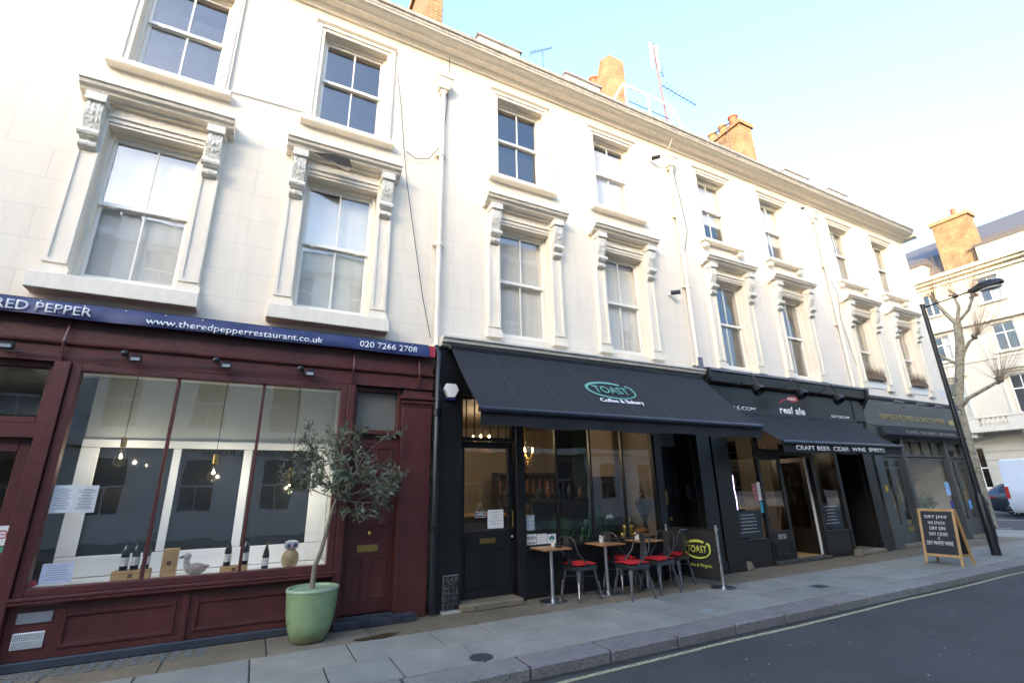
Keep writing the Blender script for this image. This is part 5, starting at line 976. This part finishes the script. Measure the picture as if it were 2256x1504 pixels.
wt = thing('roof_tank', 'white boxy vent cabinet on the roof beneath the aerial mast', 'cabinet', (9.6, 1.2, 11.0)); B('cabinet_body', WHITEP, wt, (8.75, 10.35, 1.2, 2.0, 11.0, 11.62)); B('cabinet_lid', LEAD, wt, (8.7, 10.4, 1.15, 2.05, 11.621, 11.66))
# ------------------------------------------------------------------ window boxes of the corner house
DRY = M('dried_grass', (.30, .22, .13), .9, var=.3); rg = random.Random(4)
for k, c in enumerate(WX[3]):
    wb = thing('window_box', 'window box of dry heather on the corner house, %s' % ('next to the downpipe', 'next to the street corner')[k], 'planter', (c, .02, 4.21), group='window boxes'); B('trough', M('trough_clay', (.20, .12, .08), .8), wb, (c-.42, c+.42, -.10, .09, 4.201, 4.31)); m = MB()
    for q in range(420):
        x, y = c+rg.uniform(-.4, .4), rg.uniform(-.09, .08); h_ = rg.uniform(.1, .36); a = rg.uniform(-.12, .12); b_ = rg.uniform(-.12, .04); m.add([(x-.006, y, 4.30), (x+.006, y, 4.30), (x+a, y+b_, 4.30+h_)], [(0, 1, 2)])
    m.build('heather', DRY, wb, kind='stuff')
# stone door blocks
for k, (px, py, lb) in enumerate([(1652, 1256, 'small grey stone block against the ale shop wall'), (1893, 1222, 'pale stone block beside the recessed door of the ale shop house')]):
    X, Y = G(px, py); Y = -.12 if k == 0 else -.24
    X = F(px, py, Y)[0]; o = MB().hexa([(X-.10, Y-.06, .0), (X+.10, Y-.06, .0), (X+.10, Y+.06, .0), (X-.10, Y+.06, .0)], [(X-.08, Y-.03, .15), (X+.06, Y-.04, .15), (X+.06, Y+.05, .15), (X-.08, Y+.05, .15)]).build('stone_block', YORK[1], bevel=.015); tag(o, lb, 'stone')
# ------------------------------------------------------------------ things in the restaurant window
for k, (px, pt_, pb_, lb) in enumerate([(310, 828, 990, 'hanging behind the menu bay'), (505, 840, 1030, 'hanging in the middle of the restaurant window'), (660, 850, 1060, 'hanging beside the olive tree')]):
    X, Zt = F(px, pt_, .25); Zb = (1.98, 1.80, 1.64)[k]; X = (-1.43, -.49, .38)[k]; y = .25
    p = thing('pendant_lamp', 'clear globe pendant lamp with brass holder '+lb, 'lamp', (X, y, Zb), group='globe pendant lamps'); l = bpy.data.lights.new('added_pendant_fill', 'POINT'); l.energy = .65; l.color = (.72, .85, 1); l.shadow_soft_size = .01; lo = bpy.data.objects.new('added_pendant_fill', l); COL.objects.link(lo); lo.parent = p; lo.location = (0, 0, -.03); MB().tube([(X-.012, y, Zb-.02), (X, y, Zb+.03), (X+.012, y, Zb-.02)], .004, 4).build('filament', M('added_filament_glow', (1, .8, .55), .5, emit=.8), p); MB().lathe([(.055, 2.925), (.055, 2.955)], (X, y, 0), 16).build('ceiling_rose', BRASS, p); MB().tube([(X, y, Zb+.2), (X, y, 2.93)], .004, 5).build('flex', DARKM, p)  # fill light and filament glow added in each globe to brighten the room
    MB().lathe([(.028, Zb+.10), (.03, Zb+.21), (.001, Zb+.21)], (X, y, 0), 12).build('holder', BRASS, p, smooth=True); MB().lathe([(.018, Zb+.10), (.02, Zb+.06), (.05, Zb), (.06, Zb-.05), (.05, Zb-.10), (.02, Zb-.12), (.001, Zb-.122)], (X, y, 0), 16).build('bulb', MATS.get('bulb') or MATS.setdefault('bulb', glass('bulb_glass', (.9, .85, .7), 1.6)), p, smooth=True)
BOT = M('dark_bottle', (.008, .012, .012), .08, coat=.5, var=.05); LABL = M('bottle_label', (.62, .60, .54), .7, var=.06); GLDF = M('foil', (.30, .18, .05), .35, .6)
def bottle(x, y, z, lb, burg=False, foil=DARKM):
    b = thing('wine_bottle', lb, 'bottle', (x, y, z), group='wine bottles in the restaurant window'); pr = [(.036, 0), (.038, .01), (.038, .15 if burg else .19), (.03, .20 if burg else .215), (.015, .25), (.0135, .26), (.0135, .29), (.016, .292), (.016, .30), (.001, .30)]
    MB().lathe(pr, (x, y, z), 16).build('bottle_body', BOT, b, smooth=True); MB().lathe([(.0386, .045), (.0388, .05), (.0388, .125), (.0386, .13)], (x, y, z), 16).build('bottle_label', LABL, b); MB().lathe([(.0145, .245), (.0145, .30), (.0165, .302), (.001, .303)], (x, y, z), 10).build('foil_cap', foil, b)
def wbox(name, lb, x0, x1, y0, y1, z0, z1):
    t = thing(name, lb, 'box', ((x0+x1)/2, (y0+y1)/2, z0)); B('box_body', WOODL, t, (x0, x1, y0, y1, z0, z1), bevel=.004); B('box_mark', M('burnt_mark', (.12, .06, .03), .7), t, ((x0+x1)/2-.02, (x0+x1)/2+.02, y0-.002, y0-.0005, (z0+z1)/2-.02, (z0+z1)/2+.02)); return t
zs = .676
wbox('wooden_crate', 'flat wooden wine crate under the three bottles', -1.25, -.92, .02, .2, zs, zs+.10)
for k, x in enumerate((-1.17, -1.075, -.98)): bottle(x, .10, zs+.101, ('dark bottle standing first on the flat crate', 'dark bottle with wide pale label on the flat crate', 'dark bottle by the window bar on the flat crate')[k])
wbox('wooden_box', 'upright pale wooden bottle box beside the duck', -.83, -.69, .06, .18, zs, zs+.29)
wbox('wooden_crate', 'small wooden crate below the pair of bottles', -.26, .02, .0, .15, zs, zs+.07)
bottle(-.20, .07, zs+.071, 'dark sloping-shouldered bottle on the small crate', True); bottle(-.02, .07, zs+.071, 'dark bottle with white label on the small crate'); bottle(.20, .06, zs, 'single dark bottle next to the owl figure', True, GLDF)
DUCK = M('duck_paint', (.30, .24, .20), .5, var=.5, vs=22); dk = thing('duck_figure', 'painted wooden duck figure on the restaurant ledge', 'ornament', (-.53, .08, zs))
MB().ball((-.50, .08, zs+.065), .062, 12, (1.7, .9, 1)).ball((-.41, .08, zs+.085), .03, 8, (1.4, 1, .7)).build('body', DUCK, dk, smooth=True); MB().tube([(-.575, .08, zs+.08), (-.60, .08, zs+.14), (-.595, .08, zs+.19)], [.04, .028, .03], 10).ball((-.60, .08, zs+.20), .035, 10, (1.2, .9, 1)).build('head', M('duck_head', (.38, .36, .33), .5, var=.3, vs=25), dk, smooth=True); MB().tube([(-.63, .08, zs+.20), (-.67, .07, zs+.19)], [.014, .008], 6).build('beak', DARKM, dk)
OWL = M('owl_paint', (.40, .30, .16), .45, var=.55, vs=16); ow = thing('owl_figure', 'large painted owl figure with round eyes on the restaurant ledge', 'ornament', (.47, .08, zs))
MB().lathe([(.05, 0), (.085, .03), (.10, .09), (.09, .15), (.06, .19), (.045, .20)], (.47, .08, zs), 18).build('body', OWL, ow, smooth=True); MB().lathe([(.045, .195), (.075, .22), (.085, .255), (.075, .29), (.045, .305), (.001, .308)], (.47, .08, zs), 18).build('head', M('owl_head', (.42, .42, .45), .45, var=.4, vs=20), ow, smooth=True)
for q in (-.03, .035): MB().lathe([(.001, 0), (.03, .003), (.026, .008), (.001, .009)], (0, 0, 0), 12); e = MB().ball((.47+q, .005, zs+.255), .026, 8, (1, .35, 1)).build('eye', M('owl_eye', (.10, .14, .35), .3), ow, smooth=True); MB().ball((.47+q, -.004, zs+.255), .012, 6, (1, .4, 1)).build('pupil', DARKM, e)
MB().tube([(.475, .0, zs+.24), (.475, -.025, zs+.225)], [.014, .003], 6).build('beak', M('owl_beak', (.45, .15, .10), .5), ow)
INK = M('printed_ink', (.12, .12, .13), .8)
def sheet(name, lb, x0, x1, z0, z1, y, mat=PAPER, lines=8, cat='notice', ink=INK, par=None):
    t = thing(name, lb, cat, ((x0+x1)/2, y, z0)); B('sheet', mat, t, (x0, x1, y-.0015, y+.0015, z0, z1)); w_ = x1-x0
    if lines:
        m = MB(); rg = random.Random(int(x0*100))
        for k in range(lines): zz = z1-(z1-z0)*(.14+.78*k/lines); ln = rg.uniform(.4, .8); m.box((x0+x1)/2-w_*ln/2, (x0+x1)/2+w_*ln/2, y-.0025, y-.0017, zz, zz+(z1-z0)*.018)
        m.build('print_lines', ink, t)
    return t
yg = -.139
sheet('menu_sheet', 'left page of the paper menu on the restaurant glass', -1.835, -1.665, 1.385, 1.655, yg, lines=12, cat='menu'); sheet('menu_sheet', 'right page of the paper menu on the restaurant glass', -1.655, -1.475, 1.38, 1.65, yg, lines=14, cat='menu')
sheet('notice_sheet', 'white notice low down behind the restaurant glass', -1.775, -1.53, .73, .915, yg, M('bluish_paper', (.62, .66, .80), .7), 7)
sheet('sticker', 'small red sticker in the lower corner of the restaurant glass', -1.84, -1.79, .72, .77, yg, M('red_sticker', (.55, .05, .05), .6), 0, 'sticker')
ns = sheet('no_smoking_sign', 'white no smoking sign on the restaurant door', -2.21, -2.10, 1.10, 1.28, -.064, PAPER, 0, 'sign'); m = MB(); c = (-2.155, 1.20)
V = []
for i in range(25): a = 2*pi*i/24; V += [(c[0]+.04*cos(a), -.068, c[1]+.04*sin(a)), (c[0]+.030*cos(a), -.068, c[1]+.030*sin(a))]
m.add(V, [(2*i, 2*i+1, 2*i+3, 2*i+2) for i in range(24)]); m.box(c[0]-.034, c[0]+.034, -.0685, -.068, c[1]-.004, c[1]+.004); m.build('red_ring', RED, ns)
sheet('door_sticker', 'green sticker under the no smoking sign', -2.21, -2.11, 1.03, 1.09, -.064, M('green_sticker', (.02, .30, .16), .6), 0, 'sticker')
# ------------------------------------------------------------------ cafe notices and display
sheet('notice_sheet', 'white opening notice on the cafe door glass', 3.09, 3.35, .985, 1.245, .016, PAPER, 5)
op = thing('open_sign', 'small black hanging sign reading open on the cafe door', 'sign', (2.97, .012, 1.14)); B('board', DARKM, op, (2.88, 3.06, .006, .016, 1.145, 1.225)); f = MB().frame(2.882, 3.058, 1.147, 1.223, .006, .003, .0055).build('border', WPR, op); text('lettering', 'OPEN', (2.97, .0045, 1.185), .12, .04, WPR, op, bold=.02); MB().tube([(2.91, .012, 1.225), (2.97, .014, 1.34), (3.03, .012, 1.225)], .003, 4).build('string', WPR, op)
yw = -.024
np_ = sheet('no_pets_sign', 'white sign reading no pets low in the cafe window', 3.705, 3.885, .725, .875, yw, PAPER, 0, 'sign'); text('lettering', 'NO PETS', (3.795, yw-.003, .82), .15, .045, INK, np_, bold=.02); text('lettering', 'Allowed Inside', (3.795, yw-.003, .755), .14, .03, INK, np_, bold=.02)
sheet('notice_sheet', 'small pale notice between the two white signs in the cafe window', 3.895, 4.075, .725, .87, yw, PAPER, 4)
wf = sheet('wifi_sign', 'white sign with teal wireless badge in the cafe window', 4.085, 4.235, .725, .86, yw, PAPER, 0, 'sign'); MB().poly([(4.16+.05*cos(a), yw-.002, .795+.04*sin(a)) for a in [i*2*pi/20 for i in range(20)]]).build('badge', M('teal_print', (.02, .25, .22), .6), wf)
sheet('poster', 'small blue and white poster at the left edge of the cafe window', 3.705, 3.86, .93, 1.15, yw, M('poster_blue', (.40, .50, .58), .6, var=.4, vs=14), 3, 'poster')
TIN = M('gold_tin', (.60, .40, .10), .25, .9, var=.15, vs=30); TING = M('green_tin', (.02, .09, .04), .2, .6); zc = .661
for grp, (gx, mt, nm) in enumerate(((5.83, TIN, 'gold'), (4.95, TING, 'green'))):
    for r, k in ((0, 3), (1, 2), (2, 1)):
        for q in range(k):
            x = gx+(q-(k-1)/2)*.125; o = MB().lathe([(.05, 0), (.052, .005), (.052, .115), (.05, .12), (.001, .12)], (x, .16, zc+r*.1205), 16).build(nm+'_tin', mt, smooth=True); tag(o, '%s tin, %s row of the window pyramid%s' % (nm, ('bottom', 'middle', 'top')[r], (', towards the cafe door', ', towards the bread tray', '')[q if k == 2 else (0, 2, 1)[q] if k == 3 else 2] if not (k == 3 and q == 1) else ', between its two neighbours'), 'tin', nm+' tins stacked as a pyramid')
BRD = M('bread_crust', (.42, .19, .05), .7, var=.3, vs=14); bk = thing('bread_tray', 'wooden tray on the cafe ledge under the loaves', 'tray', (6.2, .2, zc)); MB().box(6.0, 6.36, .08, .34, zc, zc+.02).frame(6.0, 6.36, zc+.02, zc+.06, .015, .08, .095).build('tray', WOODL, bk)
for k, (x, y, z, L) in enumerate(((6.08, .2, .06, .1), (6.2, .16, .06, .12), (6.3, .22, .06, .1), (6.13, .2, .13, .12), (6.25, .2, .14, .11))): o = MB().ball((x, y, zc+z), .05, 10, (L*17, .9, .85)).build('loaf', BRD, smooth=True); tag(o, 'golden crusty loaf on the wooden tray, '+('at the bottom beside the gold tins', 'at the bottom in the middle', 'at the bottom under the bouquet', 'on top beside the gold tins', 'on top under the bouquet')[k], 'bread', 'loaves piled on the tray')
bq = thing('bouquet', 'dried bouquet wrapped in black paper standing in the cafe window', 'bouquet', (6.28, .2, .9)); bx, bz = F(1425, 1120, .2); bx -= .07; m = MB(); n = 18
for i in range(n+1):
    a = 2*pi*i/n; m.v += [(bx+.025*cos(a), .2+.025*sin(a), bz-.22), (bx+(.15+.02*(i % 2))*cos(a), .2+(.11+.02*(i % 2))*sin(a), bz+.08+.03*(i % 3))]
m.f = [(2*i, 2*i+2, 2*i+3, 2*i+1) for i in range(n)]; m.build('wrap', M('black_wrap', (.008, .008, .009), .85), bq); rg = random.Random(2); fl = MB(); sm = MB()
for k in range(160): a = rg.uniform(0, 6.28); r = rg.uniform(0, .15); fl.ball((bx+r*cos(a), .2+r*.75*sin(a), bz+.08+rg.uniform(0, .13)*(1.2-r*4)), rg.uniform(.008, .02), 4)
for k in range(14): x, y = bx+rg.uniform(-.08, .08), .2+rg.uniform(-.05, .05); sm.tube([(x, y, bz), (x+rg.uniform(-.05, .05), y, bz+.25), (x+rg.uniform(-.12, .1), y, bz+rg.uniform(.3, .52))], .0035, 3)
fl.build('dried_flowers', M('dried_flower', (.10, .045, .05), .8, var=.5, vs=40), bq, kind='stuff'); sm.build('twigs', M('dark_twig', (.05, .03, .02), .8), bq, kind='stuff'); MB().lathe([(.045, .661), (.05, .70), (.03, bz-.18)], (bx, .2, 0), 12).build('vase', DARKM, bq)
oc = thing('orchid', 'white orchid in a pot inside the cafe window', 'plant', (5.42, .25, zc)); MB().lathe([(.04, 0), (.05, .1), (.045, .1)], (5.42, .25, zc), 12).build('pot', CER, oc); MB().tube([(5.42, .25, zc+.1), (5.44, .25, zc+.32), (5.50, .24, zc+.42), (5.56, .22, zc+.40)], .004, 4).build('stem', LEAF, oc)
for k in range(5): MB().ball((5.45+k*.028, .23, zc+.38+.025*(k % 2)), .024, 6, (1, .5, 1)).build('blossom', CER, oc)
GLEAF = M('green_leaf', (.03, .09, .03), .5, var=.4, vs=20)
for gx, gy, hh, lbl in ((4.55, .32, .9, 'behind the first window bar'), (5.15, .30, .7, 'behind the green tins'), (5.55, .45, 1.1, 'beside the wooden divider'), (4.05, .5, .8, 'above the white signs')):
    lv = MB()
    for k in range(90): a = rg.uniform(0, 6.28); L = rg.uniform(.12, .27)*(.6+hh*.5); b_ = rg.uniform(.1, 1.3); p = Vector((gx+rg.uniform(-.16, .16), gy+rg.uniform(-.06, .06), zc+.08+rg.uniform(0, .22)*hh)); d = Vector((cos(a)*cos(b_), sin(a)*cos(b_)*.5, sin(b_))); s_ = d.cross(Vector((0, 1, .2))).normalized()*.02; lv.add([p, p+d*L*.5+s_, p+d*L+Vector((0, 0, -.02)), p+d*L*.5-s_], [(0, 1, 2, 3)])
    pl = thing('house_plant', 'leafy green plant in the cafe window '+lbl, 'plant', (gx, gy, zc), group='plants in the cafe window'); MB().lathe([(.06, 0), (.08, .1), (.07, .1)], (gx, gy, zc), 12).build('pot', DARKM, pl); lv.build('foliage', GLEAF, pl, kind='stuff')
# vases, jugs and bottles on the dark shelf
for k in range(6):
    x = F(1185+k*23, 1060, .95)[0]; h_ = (.22, .3, .16, .26, .2, .33)[k]; o = MB().lathe([(.03, 0), (.05, h_*.3), (.045, h_*.6), (.02, h_*.8), (.025, h_)], (x, .95, 1.361), 10).build('vase', M('vase_%d' % (k % 3), ((.05, .06, .05), (.20, .09, .04), (.03, .05, .04))[k % 3], .3, var=.2), smooth=True); tag(o, '%s vase on the dark cafe shelf' % ('squat dark', 'tall terracotta', 'small deep green', 'slim dark', 'short terracotta', 'tallest deep green')[k], 'vase', 'vases on the cafe shelf')
# cafe furniture indoors: shelves, counter, chandelier
DKW = M('dark_wood', (.05, .028, .018), .5, var=.2); sf = thing('display_cabinet', 'tall dark shelf cabinet against the back wall of the cafe', 'cabinet', (5.6, 3.3, .07)); m = MB()
for z in (.5, .95, 1.4, 1.85): m.box(4.7, 6.35, 3.0, 3.35, z, z+.03)
m.box(4.7, 4.73, 3.0, 3.35, .07, 1.9); m.box(6.32, 6.35, 3.0, 3.35, .07, 1.9); m.box(4.73, 6.32, 3.34, 3.36, .07, 1.9); m.build('shelves', DKW, sf)
rg = random.Random(8)
for z in (.53, .98, 1.43):
    m = MB()
    for k in range(9): x = 4.82+k*.17; m.lathe([(.035, 0), (.035, rg.uniform(.1, .25)), (.012, rg.uniform(.26, .33)), (.012, .34)], (x, 3.15, z), 8)
    o = m.build('jar_row', M('jar_mix_%d' % int(z*10), (.10+z*.05, .08, .04), .3, var=.6, vs=30), sf, kind='stuff')
ct = thing('cafe_counter', 'dark cafe counter with coffee machine behind the door', 'counter', (3.4, 2.4, .07)); B('counter_body', DKW, ct, (2.6, 4.4, 2.2, 2.8, .071, 1.05)); B('counter_top', WOODL, ct, (2.55, 4.45, 2.15, 2.85, 1.051, 1.09)); B('coffee_machine', CHROME, ct, (3.0, 3.5, 2.3, 2.7, 1.091, 1.45), bevel=.03); B('cup_stack', CER, ct, (3.05, 3.12, 2.35, 2.42, 1.451, 1.7), (3.15, 3.22, 2.35, 2.42, 1.451, 1.75))
WARM = M('warm_bulb', (1, .62, .25), .5, emit=6)
for k, (x, y, z, e) in enumerate(((4.45, 1.3, 2.22, 1.3), (3.65, 1.5, 2.45, .9))):
    c = thing('chandelier', ('small lit chandelier with candle bulbs behind the cafe window', 'small lit chandelier seen above the cafe door')[k], 'chandelier', (x, y, z), group='cafe chandeliers'); MB().tube([(x, y, z-.1), (x, y, 2.97)], .008, 5).ball((x, y, z-.1), .04, 8).build('stem', BRASS, c)
    for q in range(6):
        a = q*pi/3; p = (x+.17*cos(a), y+.17*sin(a)); MB().tube([(x, y, z-.1), (x+.1*cos(a), y+.1*sin(a), z-.15), (*p, z-.03)], .006, 5).build('arm', BRASS, c); MB().ball((*p, z+.02), .017, 6, (1, 1, 2)).build('bulb', WARM, c, smooth=True)
    m = MB()
    for q in range(50): a = rg.uniform(0, 6.28); r = rg.uniform(.03, .17); m.ball((x+r*cos(a), y+r*sin(a), z-.15-rg.uniform(0, .12)), .008, 4)
    m.build('crystals', BRASS, c, kind='stuff'); l = bpy.data.lights.new('chandelier_light', 'POINT'); l.energy = e; l.color = (.70, .76, .80); l.shadow_soft_size = .12; lo = bpy.data.objects.new('chandelier_light', l); COL.objects.link(lo); lo.parent = c; lo.location = (0, 0, .1)
# barista behind the counter
SKIN = M('skin', (.42, .26, .18), .6, var=.08); pe = bpy.data.meshes.new('person'); bpts = [((0, 0, .95), .13), ((0, 0, 1.15), .12), ((0, 0, 1.38), .14), ((0, -.01, 1.50), .05), ((0, -.02, 1.62), .085), ((0, -.02, 1.71), .08), ((.19, 0, 1.40), .055), ((.24, -.05, 1.15), .042), ((.14, -.25, 1.10), .035), ((-.19, 0, 1.40), .055), ((-.24, -.05, 1.15), .042), ((-.12, -.25, 1.12), .035), ((.10, 0, .85), .085), ((.11, .02, .47), .06), ((.11, .03, .08), .045), ((-.10, 0, .85), .085), ((-.11, .02, .47), .06), ((-.11, .03, .08), .045)]
ed = [(0, 1), (1, 2), (2, 3), (3, 4), (4, 5), (2, 6), (6, 7), (7, 8), (2, 9), (9, 10), (10, 11), (0, 12), (12, 13), (13, 14), (0, 15), (15, 16), (16, 17)]
pe.from_pydata([b[0] for b in bpts], ed, []); po = bpy.data.objects.new('person', pe); COL.objects.link(po); po.modifiers.new('s', 'SKIN'); po.modifiers.new('d', 'SUBSURF').render_levels = 2
for v, b in zip(pe.skin_vertices[0].data, bpts): v.radius = (b[1], b[1])
pe.skin_vertices[0].data[0].use_root = True; pe.materials.append(M('dark_clothes', (.02, .02, .025), .8)); po.location = (4.35, 1.55, .07); tag(po, 'person in dark clothes standing inside the cafe behind the window', 'person')
hd = MB().ball((0, -.045, 1.68), .098, 12, (.82, .92, 1.18)).ball((0, -.14, 1.665), .016, 6).build('face', SKIN, po, smooth=True, local=True); MB().ball((0, -.005, 1.71), .108, 12, (.88, .92, 1.12)).build('hair', M('dark_hair', (.02, .014, .01), .6), po, smooth=True, local=True)
# ------------------------------------------------------------------ ale shop window bits
ys = -.026
sheet('poster', 'red and pink poster inside the ale shop window', 8.98, 9.13, 1.22, 1.55, ys, M('poster_red', (.42, .14, .14), .6, var=.6, vs=14), 3, 'poster'); sheet('notice_sheet', 'white notice beside the red poster in the ale shop window', 9.13, 9.225, 1.22, 1.58, ys-.004, PAPER, 4)
sheet('sticker', 'cyan sticker on the edge of the ale shop window', 9.14, 9.225, .98, 1.2, ys, M('cyan_sticker', (.02, .40, .55), .6), 0, 'sticker')
for k, (x0, x1, z0, z1) in enumerate(((8.40, 9.18, .53, 1.02), (11.2, 11.95, .56, 1.10))):
    sheet('chalk_panel', ('blackboard panel with chalk list low in the ale shop window by the cafe', 'blackboard panel with chalk list low in the ale shop window by the recessed door')[k], x0, x1, z0, z1, .03, CB, 6, 'chalkboard', CHK)
ne = thing('neon_sign', 'thin vertical glowing violet sign in the ale shop window', 'sign', (8.55, .05, 1.1)); MB().tube([(8.55, .05, 1.06), (8.56, .05, 1.25), (8.54, .05, 1.45), (8.55, .05, 1.72)], .007, 6).build('glow_tube', M('violet_glow', (.45, .40, 1), .5, emit=.5), ne); B('backing', DARKM, ne, (8.51, 8.60, .065, .075, 1.02, 1.75))
pl_ = thing('ceiling_lamp', 'warm lit lamp inside the ale shop behind the door', 'lamp', (9.9, 1.4, 2.3)); MB().ball((9.9, 1.4, 2.3), .05, 8).build('bulb', WARM, pl_, smooth=True); MB().tube([(9.9, 1.4, 2.35), (9.9, 1.4, 2.84)], .006, 5).build('flex', DARKM, pl_); l = bpy.data.lights.new('lamp_light', 'POINT'); l.energy = .9; l.color = (.72, .76, .78); l.shadow_soft_size = .06; lo = bpy.data.objects.new('lamp_light', l); COL.objects.link(lo); lo.parent = pl_; lo.location = (0, 0, -.12)
# flower shop stickers and plant
sheet('sticker', 'blue and white sticker on the flower shop window', 17.0, 17.25, 1.15, 1.5, -.024, M('poster_blue2', (.25, .45, .70), .6, var=.5, vs=10), 0, 'sticker'); sheet('sticker', 'round blue sticker low on the flower shop window', 17.05, 17.22, .8, 1.0, -.024, M('navy_sticker', (.03, .05, .25), .6), 0, 'sticker'); sheet('sticker', 'small blue card on the corner door of the flower shop', 18.1, 18.25, .75, 1.0, -.03, M('card_blue', (.10, .30, .65), .6), 0, 'sticker')
sheet('sticker', 'small orange sticker on the flower shop pilaster', 13.7, 13.82, 1.3, 1.45, -.145, M('orange_sticker', (.65, .35, .03), .6), 0, 'sticker')
lv = MB()
for k in range(420): a = rg.uniform(0, 6.28); L = rg.uniform(.15, .42); b_ = rg.uniform(.1, 1.3); p = Vector((16.2+rg.uniform(-.8, .8), .35, .75+rg.uniform(0, .2))); d = Vector((cos(a)*cos(b_), sin(a)*cos(b_)*.4, sin(b_))); s_ = d.cross(Vector((0, 1, .2))).normalized()*.03; lv.add([p, p+d*L*.5+s_, p+d*L, p+d*L*.5-s_], [(0, 1, 2, 3)])
pl = thing('house_plant', 'mass of dark green foliage in the flower shop window', 'plant', (16.2, .35, .66)); B('trough', DARKM, pl, (15.4, 17.0, .28, .42, .58, .78)); lv.build('foliage', GLEAF, pl, kind='stuff')

# bottle racks standing behind the ale shop windows
for k, (x0, x1, lb) in enumerate(((8.4, 9.75, 'behind the window next to the cafe'), (11.25, 11.98, 'behind the window next to the recessed door'))):
    rk = thing('bottle_rack', 'dark wooden rack full of bottles '+lb, 'rack', ((x0+x1)/2, .95, .07), group='bottle racks in the ale shop'); m = MB(); bt_ = [MB(), MB(), MB()]
    for z in (1.06, 1.45, 1.84, 2.23): m.box(x0, x1, .8, 1.1, z, z+.025)
    for xx in (x0, x1-.03): m.box(xx, xx+.03, .8, 1.1, .071, 2.5)
    m.box(x0+.03, x1-.03, 1.09, 1.1, .071, 2.5); m.build('rack_frame', DKW, rk)
    for z in (1.086, 1.476, 1.866):
        x = x0+.09
        while x < x1-.08: bt_[rg.randrange(3)].lathe([(.033, 0), (.034, .17), (.028, .2), (.012, .25), (.012, .3)], (x, .92, z), 8); x += rg.uniform(.085, .12)
    for q, c in enumerate(((.012, .02, .014), (.07, .03, .012), (.16, .12, .05))): bt_[q].build('rack_bottles', M('rack_glass_%d' % q, c, .12, var=.3, vs=30), rk, smooth=True, kind='stuff')
